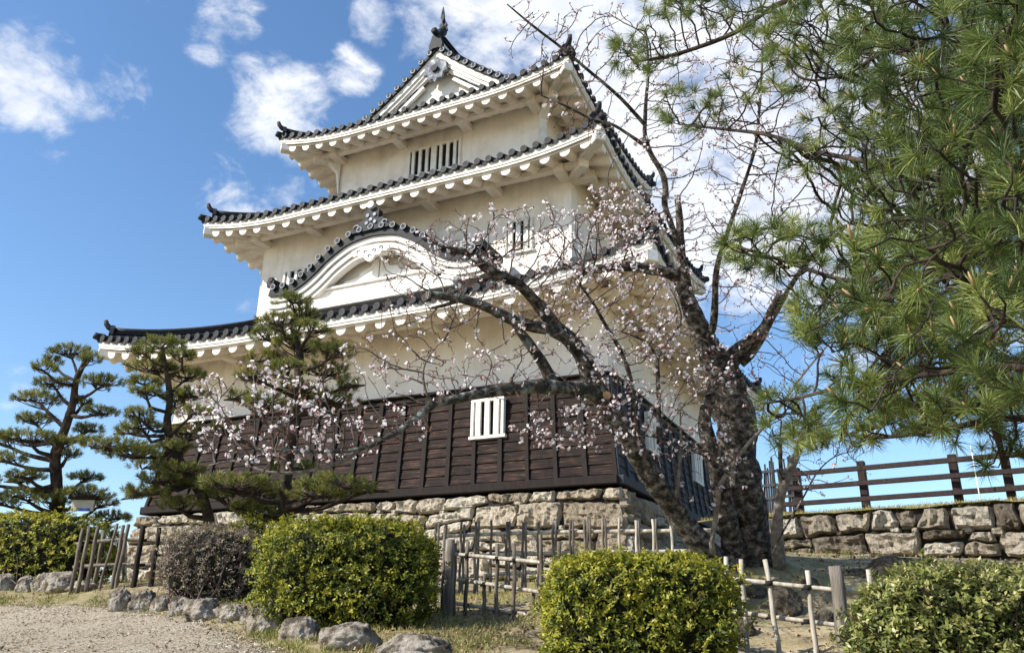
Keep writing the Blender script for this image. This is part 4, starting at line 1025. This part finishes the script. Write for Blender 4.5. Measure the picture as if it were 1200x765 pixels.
# ------------------------------------------------------------------ tree machinery
def colonize(seeds, att, step, kill, maxit=140, wander=.25, infl=1e9, lift=0.0):
    """space colonisation; seeds (n,3) with parent -1; returns nodes, parents"""
    nodes = [np.array(s, float) for s in seeds]; par = [-1]*len(nodes); att = np.array(att)
    S = np.array(nodes); bd = np.full(len(att), 1e9); bi = np.zeros(len(att), int)
    for i in range(0, len(att), 500):
        d = np.linalg.norm(att[i:i+500, None]-S[None], axis=2); bd[i:i+500] = d.min(1); bi[i:i+500] = d.argmin(1)
    alive = bd > kill
    kids = {}
    for it in range(maxit):
        ids = np.where(alive & (bd < infl))[0]
        if len(ids) == 0: break
        dirs = {}
        for a in ids: dirs.setdefault(bi[a], []).append(a)
        new = []
        for nd, al in dirs.items():
            v = att[al]-nodes[nd]; v = v/np.linalg.norm(v, axis=1)[:, None]; v = v.sum(0)
            if np.linalg.norm(v) < 1e-6: v = rng.normal(size=3)
            v = unit(v)
            if par[nd] >= 0: v = unit(v+.5*unit(nodes[nd]-nodes[par[nd]]))
            v = unit(v+rng.normal(size=3)*wander+np.array([0, 0, lift]))
            if kids.get(nd, 0) >= 3: 
                for a in al: alive[a] = False
                continue
            kids[nd] = kids.get(nd, 0)+1
            nodes.append(nodes[nd]+v*step); par.append(nd); new.append(len(nodes)-1)
        if not new: continue
        NP = np.array([nodes[i] for i in new])
        for i in range(0, len(att), 500):
            d = np.linalg.norm(att[i:i+500, None]-NP[None], axis=2); m_ = d.min(1); am = d.argmin(1)
            up__ = m_ < bd[i:i+500]
            bd[i:i+500] = np.where(up__, m_, bd[i:i+500]); bi[i:i+500] = np.where(up__, np.array(new)[am], bi[i:i+500])
        alive &= bd > kill
    return np.array(nodes), np.array(par)
def twig_mesh(nodes, par, nseed, r0, power, rmax, k=4):
    """strands of a colonised tree as tubes; returns MB, tip node ids, radii"""
    n = len(nodes); ch = [[] for _ in range(n)]
    for i in range(nseed, n): ch[par[i]].append(i)
    tips = np.zeros(n)
    for i in range(n-1, nseed-1, -1):
        if not ch[i]: tips[i] = 1
        tips[par[i]] += tips[i]
    rad = np.minimum(r0*np.maximum(tips, 1)**power, rmax); mb = MB(); tipids = []
    st = [(s, c) for s in range(nseed) for c in ch[s]]
    while st:
        p, c = st.pop(); pts = [nodes[p]]; rs = [min(rad[c]*1.1, rmax)]; cur = c
        while True:
            pts.append(nodes[cur]); rs.append(rad[cur])
            if not ch[cur]: tipids.append(cur); break
            cs = sorted(ch[cur], key=lambda q: -tips[q])
            for o_ in cs[1:]: st.append((cur, o_))
            cur = cs[0]
        rs[-1] *= .7; mb.tube(np.array(pts), rs, k, False)
    return mb, tipids, rad, ch
def limb(parent, name, pts, mat, k=10, jit=.16, nsc=5.0, step=.07, wig=.0):
    """pts: (px,py,depth,radius m)"""
    P = np.array([[*U(p[0], p[1], p[2]), p[3]] for p in pts]); Q4 = np.hstack([P])
    Q = Q4; n_ = [Q[0]]
    Qc = catmull_n(Q, step)
    if wig: Qc[1:-1, :3] += np.array([[mnoise.noise(Vector(q[:3]*2.3))*wig, mnoise.noise(Vector(q[:3]*2.3+9))*wig, mnoise.noise(Vector(q[:3]*2.3+20))*wig] for q in Qc[1:-1]])
    mb = MB(); mb.tube(Qc[:, :3], Qc[:, 3], k, True, jit=jit, nscale=nsc)
    return mb.build(name, mat, parent), Qc
def catmull_n(P, step):
    Q = np.vstack([2*P[0]-P[1], P, 2*P[-1]-P[-2]]); o_ = []
    for i in range(1, len(Q)-2):
        p0, p1, p2, p3 = Q[i-1:i+3]; n = max(2, int(np.linalg.norm((p2-p1)[:3])/step))
        for t in np.arange(n)/n: o_.append(.5*((2*p1)+(-p0+p2)*t+(2*p0-5*p1+4*p2-p3)*t*t+(-p0+3*p1-3*p2+p3)*t**3))
    o_.append(P[-1]); o_ = np.array(o_); o_[:, 3] = np.maximum(o_[:, 3], .002); return o_
def needles(cen, axis, n, length, width, spread, shoot, val):
    """n thin blades per tuft"""
    C = np.repeat(cen, n, 0); A = np.repeat(unit(axis), n, 0); t = rng.normal(size=C.shape); t = unit(t-A*(t*A).sum(1, keepdims=True))
    th = np.radians(rng.uniform(*spread, len(C)))[:, None]; D = A*np.cos(th)+t*np.sin(th)
    B = C-A*rng.uniform(0, shoot, len(C))[:, None]; Lh = (length*rng.uniform(.7, 1.1, len(C)))[:, None]
    S = unit(np.cross(D, rng.normal(size=C.shape)))*width/2
    mid = B+D*Lh*.55; bend = rng.normal(size=C.shape)*Lh*.03-np.array([0, 0, 1.])*Lh*.05
    V = np.stack([B-S*.8, B+S*.8, mid+S, B+D*Lh+bend, mid-S], 1).reshape(-1, 3)
    F = np.arange(len(C))[:, None]*5+np.array([[0, 1, 2, 4]]); F2 = np.arange(len(C))[:, None]*5+np.array([[4, 2, 3, 3]])
    return V, F, np.clip(np.repeat(val, n)+rng.normal(0, .12, len(C)), 0, 1)
def needle_obj(name, cen, axis, n, length, width, spread, shoot, val, mat, parent):
    V, F, r_ = needles(cen, axis, n, length, width, spread, shoot, val)
    i = np.arange(len(F))*5
    T = np.stack([i, i+1, i+2], 1); T2 = np.stack([i, i+2, i+4], 1); T3 = np.stack([i+4, i+2, i+3], 1)
    return npobj(name, V, np.vstack([T, T2, T3]), M[mat], parent, rnd=np.concatenate([r_, r_, r_]))

# ------------------------------------------------------------------ garden pines
def garden_pine(label, d, trunk, pads, base):
    c = U(*base); g = H1(c[0], c[1]); root = empty('garden_pine', (c[0], c[1], g), label, 'pine tree', 'cloud-pruned pines in front of the keep')
    g0 = np.array([c[0], c[1], g-.1, trunk[0][3]*1.15])
    P = np.vstack([[g0], [[*U(t[0], t[1], d+(t[4] if len(t) > 4 else 0)), t[3]] for t in trunk]])
    Q = catmull_n(P, .08); mb = MB(); mb.tube(Q[:, :3], Q[:, 3], 12, True, jit=.2, nscale=7); tr = mb.build('trunk', M['bark_pine'], root)
    TC, TA, TV = [], [], []; bm2 = MB()
    for px, py, hw, hh in pads:
        dd = d+rng.uniform(-.5, .5); cen = U(px, py, dd); rx, rz_2 = hw*1.1/FPX*dd, hh*1.05/FPX*dd; ry = max(rx*.75, .22)
        # branch from the trunk
        low = cen-np.array([0, 0, rz_2*.7]); dist = np.linalg.norm(Q[:, :3]-(low-np.array([0, 0, .25])), axis=1); s = Q[dist.argmin()]
        mid = (s[:3]+low)/2+np.array([0, 0, -.06])+rng.normal(size=3)*.04
        e = low; far = low+(low-s[:3])*np.array([.35, .35, .1])
        B = catmull([s[:3], mid, e, far], .1); r0 = min(s[3]*.55, .05)
        bm2.tube(B, np.linspace(r0, .012, len(B)), 7, True, jit=.15, nscale=8)
        nt_ = int(33*rx*ry/.12)+15
        for _ in range(nt_):
            u = rng.normal(size=3); u = u/np.linalg.norm(u)*rng.uniform(.45, 1)**.5; u[2] = abs(u[2])*1.1-.25
            p = cen+u[0]*rx*_r0+u[1]*ry*np.array([-_r0[1], _r0[0], 0])+np.array([0, 0, u[2]*rz_2*1.25])
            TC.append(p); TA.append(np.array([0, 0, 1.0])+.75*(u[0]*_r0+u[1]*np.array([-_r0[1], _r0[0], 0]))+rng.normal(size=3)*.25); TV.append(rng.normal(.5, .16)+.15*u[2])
            if rng.random() < .45:
                q = B[rng.integers(len(B)//2, len(B))]; m_ = (q+p)/2-np.array([0, 0, .03]); bm2.tube(np.array([q, m_, p]), [.011, .008, .005], 4, False)
    bm2.build('branches', M['bark_pine'], root)
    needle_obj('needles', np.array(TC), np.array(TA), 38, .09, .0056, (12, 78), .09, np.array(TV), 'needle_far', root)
    return root
garden_pine('tall dark garden pine with flat layered foliage pads at far left above the square hedge', 15.6,
  [(68,600,0,.115),(66,562,0,.105),(65,535,0,.1),(72,512,0,.09),(80,491,0,.08),(86,470,0,.07),(89,446,0,.06),(96,431,0,.045),(102,414,0,.03),(106,407,0,.015)],
  [(84,411,26,8),(106,418,14,7),(52,430,15,6),(62,421,12,5),(64,448,24,6),(120,447,27,8),(46,466,30,8),(98,470,9,5),(117,481,22,6),(42,490,26,7),(104,501,19,6),(36,512,40,9),(74,516,18,7),
   (10,536,22,8),(30,555,22,6),(22,562,14,5),(100,558,20,6),(100,577,34,8),(28,578,28,8),(132,604,22,6),(6,587,18,7),(118,588,20,6),(80,530,14,6),(2,515,16,7),(-25,560,25,9),(60,585,22,7)], (70,672,15.6))
garden_pine('slender leaning garden pine with a bent trunk before the left corner of the keep', 13.0,
  [(245,618,0,.085),(240,590,0,.08),(233,574,0,.08),(218,552,0,.075),(202,524,0,.065),(196,497,0,.06),(199,470,0,.052),(197,445,0,.042),(193,423,0,.03),(191,405,0,.015)],
  [(190,403,30,8),(172,412,22,6),(214,414,18,7),(182,430,34,8),(220,438,26,8),(168,446,20,6),(172,458,22,6),(224,460,22,8),(206,466,16,6),(164,484,20,8),(226,482,26,7),(168,497,24,8),(150,504,16,5),(222,505,26,7),
   (132,520,44,8),(158,530,36,7),(178,543,26,6),(205,522,20,7),(215,548,26,7),(190,560,32,9),(172,574,28,8),(162,578,16,5),(212,590,28,9),(228,566,20,7)], (247,646,13.0))
garden_pine('bushy garden pine with dense tufted pads in front of the middle of the keep', 12.6,
  [(335,622,0,.105),(334,587,0,.1),(335,562,0,.095),(337,530,0,.09),(342,500,0,.085),(349,467,0,.075),(350,433,0,.065),(351,411,0,.055),(343,385,0,.04),(346,362,0,.018)],
  [(344,352,24,9),(356,366,22,8),(330,376,28,10),(364,384,24,9),(318,392,28,10),(350,404,34,11),(390,410,28,12),(312,418,26,10),(305,438,28,12),(382,434,30,11),(338,428,22,9),(284,464,18,10),(312,470,30,11),(384,466,38,11),(350,452,24,9),(408,448,14,8),
   (278,566,50,11),(300,575,36,9),(392,566,46,11),(372,576,34,8),(252,577,22,8),(425,572,18,8),(308,600,30,8),(290,592,26,7),(345,545,26,7),(262,500,20,8)], (335,648,12.6))

# ------------------------------------------------------------------ cherry tree
cb = U(858, 655, 9.4); cg = H1(cb[0], cb[1])
ch_ = empty('cherry_tree', (cb[0], cb[1], cg), 'old cherry tree with dark forking trunks and sparse white blossom in front of the keep', 'cherry tree')
LM = []
CS = .74
def cl(name, pts, mat='bark_cherry', **kw):
    kw.setdefault('step', .05); o, Q = limb(ch_, name, [(a, b, c, r_*CS) for a, b, c, r_ in pts], M[mat], **kw); LM.append(Q); return o
cl('trunk', [(846,668,9.4,.25),(832,650,9.38,.205),(800,612,9.3,.175),(768,565,9.2,.165),(741,522,9.1,.157),(715,482,9.0,.155),(697,452,8.95,.14),(684,420,8.9,.125),(668,398,8.85,.115),(655,385,8.8,.105)], k=16, jit=.2)
cl('trunk', [(886,672,9.6,.42),(881,640,9.6,.33),(875,600,9.6,.3),(867,550,9.6,.285),(862,505,9.6,.285),(856,462,9.6,.28),(841,428,9.6,.22),(822,392,9.55,.16),(808,356,9.5,.135),(797,324,9.5,.115)], k=16, jit=.24)
cl('trunk', [(862,672,9.45,.2),(856,630,9.4,.17),(846,580,9.35,.14),(834,530,9.3,.12),(826,490,9.3,.1),(838,450,9.3,.085)], k=12, jit=.2)
cl('trunk', [(913,662,9.3,.1),(911,620,9.2,.085),(913,590,9.2,.075),(919,565,9.2,.07),(929,544,9.2,.062),(939,518,9.2,.056),(947,498,9.2,.05),(956,474,9.2,.04)], 'bark_pale', k=12)
cl('limb', [(919,566,9.2,.04),(915,548,9.15,.035),(915,518,9.1,.032),(923,512,9.1,.03),(937,507,9.1,.028)], 'bark_cherry')
cl('limb', [(655,387,8.8,.105),(630,356,8.6,.085),(606,332,8.45,.072),(585,322,8.4,.066),(568,313,8.3,.062),(550,297,8.2,.055),(528,293,8.1,.045)])
cl('limb', [(686,424,8.9,.11),(668,400,8.8,.1),(645,386,8.65,.09),(626,383,8.55,.085),(599,374,8.4,.078),(568,359,8.3,.068),(538,350,8.2,.06),(502,345,8.1,.05)], 'bark_lichen')
cl('limb', [(538,352,8.2,.03),(520,358,8.15,.026),(506,361,8.1,.02)])
cl('limb', [(648,452,8.7,.09),(640,432,8.65,.085),(622,405,8.55,.07),(609,388,8.5,.06),(597,372,8.45,.045)], 'bark_lichen')
cl('limb', [(712,472,9.0,.13),(690,458,8.85,.115),(655,454,8.6,.1),(625,453,8.4,.095),(590,456,8.2,.08),(560,462,8.0,.065),(535,467,7.9,.055),(507,475,7.8,.05),(485,492,7.7,.045),(460,509,7.6,.038),(425,525,7.5,.03),(385,529,7.4,.024),(340,528,7.3,.02),(300,526,7.25,.014)], 'bark_lichen')
cl('limb', [(425,525,7.5,.022),(395,543,7.4,.02),(350,553,7.3,.018),(310,552,7.2,.015),(275,540,7.2,.011),(245,545,7.2,.008)], 'bark_pale')
cl('limb', [(797,326,9.5,.1),(779,319,9.45,.09),(759,315,9.4,.082),(735,312,9.3,.075),(701,315,9.2,.066),(676,320,9.1,.06)])
cl('limb', [(800,330,9.5,.075),(798,290,9.5,.06),(796,254,9.5,.055),(794,234,9.5,.05)])
cl('limb', [(808,358,9.5,.08),(803,320,9.4,.06),(795,286,9.3,.052),(786,262,9.3,.048),(779,240,9.2,.046),(780,221,9.2,.044),(776,203,9.1,.042),(763,181,9.1,.038),(756,160,9.0,.035),(756,140,9.0,.03),(757,118,9.0,.026),(760,78,9.0,.02),(757,40,8.9,.013)])
cl('limb', [(757,148,9.0,.03),(742,131,8.95,.028),(727,115,8.9,.026),(708,98,8.85,.024),(691,84,8.8,.022),(659,57,8.7,.02),(625,31,8.6,.016),(594,5,8.5,.01)])
cl('limb', [(757,172,9.0,.03),(737,158,8.95,.026),(717,146,8.9,.023),(696,141,8.85,.02),(664,125,8.8,.016),(634,112,8.7,.009)])
cl('limb', [(826,400,9.5,.08),(835,385,9.4,.062),(838,356,9.3,.05),(839,322,9.2,.044),(846,292,9.1,.038),(867,230,9.0,.028),(884,176,8.9,.024),(890,126,8.8,.02),(894,60,8.7,.013)])
cl('limb', [(846,295,9.1,.028),(862,282,9.0,.026),(884,272,8.9,.022),(905,266,8.8,.018)])
cl('limb', [(848,440,9.6,.16),(864,412,9.55,.125),(880,398,9.5,.085),(895,385,9.4,.08),(906,362,9.3,.07),(914,345,9.2,.05)])
cl('limb', [(868,425,9.6,.09),(880,415,9.55,.07),(893,395,9.5,.06),(905,372,9.45,.052),(930,330,9.3,.04),(951,301,9.2,.034),(975,280,9.1,.028),(999,259,9.0,.02)])
cl('limb', [(836,648,9.2,.045),(834,636,9.15,.04),(839,603,9.1,.036),(843,572,9.0,.034),(853,553,9.0,.03),(874,523,8.9,.026),(895,500,8.85,.022),(915,475,8.8,.02),(940,440,8.7,.017),(965,410,8.6,.013),(990,382,8.5,.008)], 'bark_pale')
cl('limb', [(853,555,9.0,.028),(841,540,8.9,.026),(818,530,8.8,.024),(794,521,8.7,.02),(770,512,8.6,.015),(730,508,8.5,.009)])
cl('limb', [(793,582,9.1,.03),(795,560,9.05,.028),(797,540,9.0,.025),(798,512,8.95,.02),(797,480,8.9,.012)], 'bark_pale')
cl('limb', [(772,520,9.1,.035),(772,479,9.1,.032),(771,440,9.1,.03),(771,418,9.1,.028),(781,402,9.1,.024),(798,380,9.1,.018)])
cl('limb', [(771,420,9.1,.025),(760,404,9.0,.022),(748,396,9.0,.018),(728,388,8.9,.012)])
cl('limb', [(745,520,9.0,.05),(741,458,9.0,.036),(734,427,8.95,.033),(722,401,8.9,.03),(712,385,8.85,.027),(700,364,8.8,.024),(688,345,8.75,.02),(676,330,8.7,.012)])
cl('limb', [(905,650,9.0,.016),(918,622,8.95,.014),(940,585,8.9,.013),(958,553,8.85,.012),(978,535,8.8,.009),(1000,528,8.75,.006)])
cl('limb', [(507,475,7.8,.02),(498,455,7.75,.016),(497,430,7.7,.012),(512,405,7.7,.009),(528,395,7.7,.006)], 'bark_pale')
for px, py, d, r_ in ((675.5,320,9.09,.055),(905,266,8.79,.02),(794,233,9.5,.045),(502,345,8.1,.044)):
    c = U(px, py, d-.01); mb = MB(); mb.disc(c, -_r+(_f*-.5), r_, 12, .012); mb.build('cut_end', M['bark_pale'], ch_)
mb = MB(); c = U(711, 463, 8.86); mb.disc(c, -_f, .045, 9, .02); mb.build('cut_end', M['candle'], ch_)
seeds = []; 
for Q in LM:
    if Q[0, 3] > .14: Q = Q[len(Q)//3:]
    seeds += list(Q[::2, :3])
regs = [(300,485,95,60,7.3,.35,190,.6),(360,510,90,42,7.5,.3,130,.5),(450,440,90,55,7.7,.35,90,.3),(440,505,70,25,7.6,.25,50,.25),(515,330,75,62,8.1,.35,170,.38),(560,290,60,50,8.3,.35,80,.2),(560,430,90,40,8.2,.3,90,.2),
        (640,295,85,55,8.7,.45,180,.5),(700,280,70,45,9.0,.4,150,.65),(720,365,90,62,8.9,.45,260,.7),(640,360,60,40,8.6,.35,80,.5),(770,430,95,62,9.0,.5,250,.65),(690,500,90,32,8.6,.35,150,.6),(780,500,80,40,8.7,.4,120,.45),(735,250,50,40,9.0,.35,90,.65),
        (655,50,70,48,8.7,.3,80,.02),(720,60,50,60,8.9,.3,60,.04),(690,130,55,40,8.8,.3,45,.05),(790,130,60,80,9.0,.4,90,.2),(840,100,70,70,8.8,.4,120,.45),(900,110,60,60,8.7,.4,110,.5),(930,200,60,60,8.8,.4,110,.35),(840,220,60,70,9.0,.4,120,.14),
        (880,330,50,60,9.2,.4,80,.15),(920,410,55,60,8.9,.3,90,.1),(970,340,60,60,8.9,.4,70,.2),(880,480,60,45,9.1,.4,60,.15),(960,540,60,50,8.9,.3,60,.03),(830,560,60,40,8.9,.3,45,.25),(820,300,50,60,9.2,.4,80,.2),(600,420,60,50,8.4,.3,60,.3),(1000,200,60,60,8.6,.4,60,.3),(860,40,60,40,8.6,.3,45,.0)]
att, prob = [], []
for cx, cy, rx, ry, d, ds, n, pb_ in regs:
    for _ in range(int(n*1.45)):
        while True:
            u = rng.uniform(-1, 1, 2)
            if u@u < 1: break
        att.append(U(cx+u[0]*rx, cy+u[1]*ry, d+rng.normal()*ds)); prob.append(pb_)
att = np.array(att); prob = np.array(prob)
nodes, par = colonize(seeds, att, .065, .075, maxit=60, wander=.13, infl=1.6, lift=.12)
tw, tips, rad, kid = twig_mesh(nodes, par, len(seeds), .0034, .42, .02)
tag(tw.build('twigs', M['twig'], ch_), kind='stuff')
fc, fa, bc, ba = [], [], [], []
ns_ = len(seeds)
thin = [i for i in range(ns_, len(nodes)) if rad[i] < .0075]
from mathutils.kdtree import KDTree
kd = KDTree(len(att)); [kd.insert(Vector(a), i) for i, a in enumerate(att)]; kd.balance()
tipset = set(tips)
for i in thin:
    p = nodes[i]; pb_ = prob[kd.find(Vector(p))[1]]; dr = unit(nodes[i]-nodes[par[i]])
    istip = i in tipset
    if rng.random() < pb_*(1.1 if istip else .4)+(.05 if istip else .01):
        for _ in range(rng.integers(1, 5)):
            a = unit(dr*.3+rng.normal(size=3)*.8+np.array([0, 0, .1])); fc.append(p+a*rng.uniform(.012, .04)); fa.append(a)
    if rng.random() < (.95 if istip else .3):
        for _ in range(rng.integers(1, 4)):
            a = unit(dr*.5+rng.normal(size=3)*.7+np.array([0, 0, .3])); bc.append(p+a*.012); ba.append(a)
fc = np.array(fc); fa = unit(np.array(fa))
V, F, rv = rosettes(fc, fa, 5, .0215, .028, spread=(55, 88), val=np.clip(rng.normal(.65, .25, len(fc)), 0, 1), jit=.0)
tag(npobj('blossoms', V, F, M['petal'], ch_, rnd=rv), kind='stuff')
bc = np.array(bc); ba = np.array(ba)
V, F, rv = rosettes(bc, ba, 3, .019, .012, spread=(8, 40), val=rng.uniform(0, 1, len(bc)), jit=.003)
tag(npobj('buds', V, F, M['bud'], ch_, rnd=rv), kind='stuff')
print('cherry nodes', len(nodes), 'flowers', len(fc))

# ------------------------------------------------------------------ overhanging pine at right
pb0 = U(1560, 900, 3.6); pg = H1(pb0[0], pb0[1])
pn_ = empty('pine_tree', (pb0[0], pb0[1], pg), 'large near pine whose long-needled branches hang over the right side', 'pine tree')
limb(pn_, 'trunk', [(1560,960,3.6,.24),(1545,700,3.5,.22),(1530,450,3.4,.2),(1520,200,3.4,.18),(1520,-50,3.4,.15),(1540,-300,3.4,.11)], M['bark_pine'], k=14, jit=.2)
PL = []
for pts in ([(1520,110,3.4,.06),(1300,60,3.2,.035),(1152,54,3.0,.022),(1098,92,3.3,.018),(1048,57,3.6,.016),(997,85,3.9,.013),(956,95,4.1,.009)],
            [(1525,0,3.4,.07),(1250,-60,3.6,.045),(1050,-20,4.2,.032),(925,0,4.7,.026),(860,39,5.0,.024),(795,63,5.2,.018),(748,72,5.3,.01)],
            [(1520,220,3.4,.06),(1300,190,3.0,.03),(1180,230,2.9,.02),(1080,200,3.4,.018),(985,184,3.8,.018),(947,174,4.0,.017),(899,158,4.3,.016),(852,152,4.6,.014),(796,146,4.8,.008)],
            [(1525,370,3.4,.06),(1300,330,2.8,.03),(1180,330,2.6,.02),(1080,320,3.0,.018),(1000,330,3.3,.016),(930,310,3.6,.013),(862,288,3.8,.008)],
            [(1530,490,3.4,.06),(1300,450,2.8,.03),(1180,430,2.7,.02),(1080,440,3.0,.018),(1000,450,3.3,.014),(940,465,3.6,.011),(900,472,3.8,.007)],
            [(1530,530,3.4,.06),(1320,520,3.0,.03),(1200,490,3.0,.022),(1120,500,3.2,.018),(1040,512,3.5,.013),(985,508,3.8,.008)],
            [(1240,440,2.9,.03),(1165,470,3.1,.025),(1166,500,3.12,.022),(1172,522,3.15,.019),(1178,548,3.2,.013)],
            [(1525,150,3.4,.05),(1600,110,3.6,.03),(1680,90,3.8,.012)], [(1530,420,3.4,.05),(1610,390,3.6,.03),(1690,380,3.8,.012)], [(1522,-40,3.4,.05),(1470,-90,3.5,.03),(1420,-130,3.6,.012)],
            [(1180,330,2.6,.018),(1120,270,2.8,.014),(1060,255,3.2,.012),(1010,270,3.5,.008)]):
    pts = [(a, b, c, max(.005, r_*.62)) for a, b, c, r_ in pts]; o, Q = limb(pn_, 'limb', pts, M['bark_pine'], k=8, jit=.15, nsc=14); PL.append(Q)
pr_ = [(1100,50,130,75,3.3,.45,95),(960,35,80,40,4.2,.3,48),(870,8,70,30,4.9,.25,30),(752,62,38,26,5.3,.15,26),(800,6,50,18,5.2,.2,16),(1150,200,85,100,2.9,.4,95),(1030,235,50,45,3.5,.3,34),(1090,330,100,75,3.0,.4,95),
       (925,292,78,32,3.7,.22,62),(1000,375,75,48,3.35,.25,60),(1080,462,115,56,3.2,.35,115),(925,490,36,34,3.8,.15,30),(985,512,60,16,3.7,.15,22),(812,130,40,28,4.8,.15,18),(1185,400,50,90,2.4,.2,36),(1180,50,45,70,2.3,.2,26),(1185,250,40,80,2.3,.2,28),(955,180,40,30,4.0,.2,10),(1172,535,26,20,3.15,.08,8),(1170,300,70,60,3.6,.3,50),(1050,140,70,50,3.6,.3,45),(1150,120,60,60,3.0,.3,45),(900,90,50,30,4.5,.2,14),(1090,80,160,90,4.4,.3,130),(1120,220,110,100,4.3,.3,120),(1090,350,130,90,4.2,.3,120),(1110,460,110,50,4.0,.25,60),(1120,60,110,80,4.6,.25,90),(1130,190,110,90,4.6,.25,90),(1110,330,120,90,4.5,.25,100),(1120,440,100,55,4.3,.25,80),(1185,500,40,40,4.0,.2,20),(1330,60,120,110,3.1,.4,60),(1330,300,120,140,3.0,.4,70),(1340,480,110,60,3.1,.3,35),(1480,-60,120,120,3.5,.5,40),(1640,100,110,200,3.7,.4,50),(1640,400,110,120,3.7,.4,30)]
att = []
for cx, cy, rx, ry, d, ds, n in pr_:
    for _ in range(int(n*2.4)):
        while True:
            u = rng.uniform(-1, 1, 2)
            if u@u < 1: break
        att.append(U(cx+u[0]*rx, cy+u[1]*ry, max(1.9, d+rng.normal()*ds)))
sd_ = []
for Q in PL: sd_ += list(Q[len(Q)//8:, :3])
n2_, p2_ = colonize(sd_, np.array(att), .045, .05, maxit=60, wander=.22)
tw, tips, rad2, kid = twig_mesh(n2_, p2_, len(sd_), .0028, .4, .012, k=5)
tag(tw.build('twigs', M['bark_pine'], pn_), kind='stuff')
tc = n2_[tips]; td = unit(n2_[tips]-n2_[p2_[tips]])
ta = unit(td*.8+np.array([0, 0, .55])+rng.normal(size=td.shape)*.25)
tv = np.clip(rng.normal(.5, .2, len(tc)), 0, 1)
needle_obj('needles', tc+ta*.02, ta, 84, .082, .0021, (18, 86), .035, tv, 'needle', pn_)
mb = MB()
for p, a in zip(tc, ta):
    if rng.random() < .4:
        l_ = rng.uniform(.015, .04); a2 = unit(a+np.array([0, 0, .5])); mb.tube([p+a*.015, p+a*.02+a2*l_*.6, p+a*.02+a2*l_], [.0036, .0034, .0015], 6)
mb.build('candles', M['candle'], pn_)
print('pine tufts', len(tc))

# ------------------------------------------------------------------ ground cover
def scatter(n, boxes):
    pts = []
    for (x0, x1, y0, y1, d0, d1, w) in boxes:
        m_ = int(n*w); px = rng.uniform(x0, x1, m_); 
        dd = rng.uniform(d0, d1, m_); c = CAM[None]+dd[:, None]*(_f+_r*((px-600)/FPX)[:, None]-_u*((720-382.5)/FPX)); pts.append(c[:, :2])
    P = np.vstack(pts); return P
P = scatter(60000, [(-100,1250,0,0,4.5,9,.55),(-120,1250,0,0,9,17,.45)])
P = P[~on_path(P[:, 0], P[:, 1])]
dn = np.array([mnoise.noise(Vector((x*1.1, y*1.1, 4)))+.5*mnoise.noise(Vector((x*3.5, y*3.5, 1))) for x, y in P])
right = ((P-CAM[:2])@_r0[:2])/np.maximum((P-CAM[:2])@np.array([-_r0[1], _r0[0]]), .1) > .2
P = P[(dn > np.where(right, .32, -.12))]
z = H(P[:, 0], P[:, 1])
cen = np.column_stack([P, z+.005]); axv = np.tile([0, 0, 1.0], (len(P), 1))+rng.normal(size=(len(P), 3))*.15
V, F, rv = rosettes(cen, axv, 4, .05, .006, spread=(5, 60), val=np.clip(rng.normal(.62, .2, len(P))-.25*(np.array([mnoise.noise(Vector((x*.9, y*.9, 9))) for x, y in P]) > .12), 0, 1), jit=.02)
tag(npobj('grass', V, F, M['grass'], None, rnd=rv), kind='stuff')
# tufts along the boulder row
P = ed[(ed[:, 1] > -14)]; P = P[rng.integers(0, len(P), 2600)]+rng.normal(size=(2600, 2))*np.array([.14, .14])+np.array([.12, .14])
cl_ = np.array([mnoise.noise(Vector((x*2.2, y*2.2, 7))) for x, y in P]); P = P[cl_ > .08]; z = H(P[:, 0], P[:, 1])
V, F, rv = rosettes(np.column_stack([P, z+.01]), np.tile([0, 0, 1.0], (len(P), 1)), 6, .07, .008, spread=(5, 65), val=np.clip(rng.normal(.3, .2, len(P)), 0, 1), jit=.02)
tag(npobj('path_edge_grass', V, F, M['grass'], None, rnd=rv), kind='stuff')
# gravel stones
w_ = rng.uniform(0, 5.5, 26000)**1.0; e = ed[rng.integers(int(len(ed)*.12), int(len(ed)*.8), 26000)]
P = e+w_[:, None]*dirp+rng.normal(size=(26000, 2))*.05; z = H(P[:, 0], P[:, 1])+.022
V, F, rv = rosettes(np.column_stack([P, z]), np.tile([0, 0, 1.0], (len(P), 1))+rng.normal(size=(len(P), 3))*.2, 4, .016, .022, spread=(75, 125), val=rng.uniform(0, 1, len(P)), jit=.004)
tag(npobj('gravel', V, F, M['pebble'], None, rnd=rv), kind='stuff')
P = scatter(5200, [(420,1250,0,0,5,10,.8),(-50,420,0,0,7,14,.2)]); P = P[~on_path(P[:, 0], P[:, 1]) | (rng.random(len(P)) < .35)]; z = H(P[:, 0], P[:, 1])
V, F, rv = rosettes(np.column_stack([P, z+.025]), rng.normal(size=(len(P), 3))*.5+np.array([0, 0, 1]), 1, .05, .026, spread=(60, 95), val=rng.uniform(0, 1, len(P)), jit=.005)
tag(npobj('fallen_leaves', V, F, M['dryleaf'], None, rnd=rv), kind='stuff')
# turf on the bank
u_ = rng.uniform(-1, wl+1.5, 16000); w_ = rng.uniform(0, 3.4, 16000)**1.2
P = wa[None, :2]+u_[:, None]*wd_-w_[:, None]*wn; z = np.array([bank_z(w) for w in w_])
V, F, rv = rosettes(np.column_stack([P, z+.0]), np.tile([0, 0, 1.0], (len(P), 1))+rng.normal(size=(len(P), 3))*.2, 4, .05, .006, spread=(5, 60), val=np.clip(rng.normal(.55, .2, len(P)), 0, 1), jit=.02)
tag(npobj('bank_grass', V, F, M['grass'], None, rnd=rv), kind='stuff')
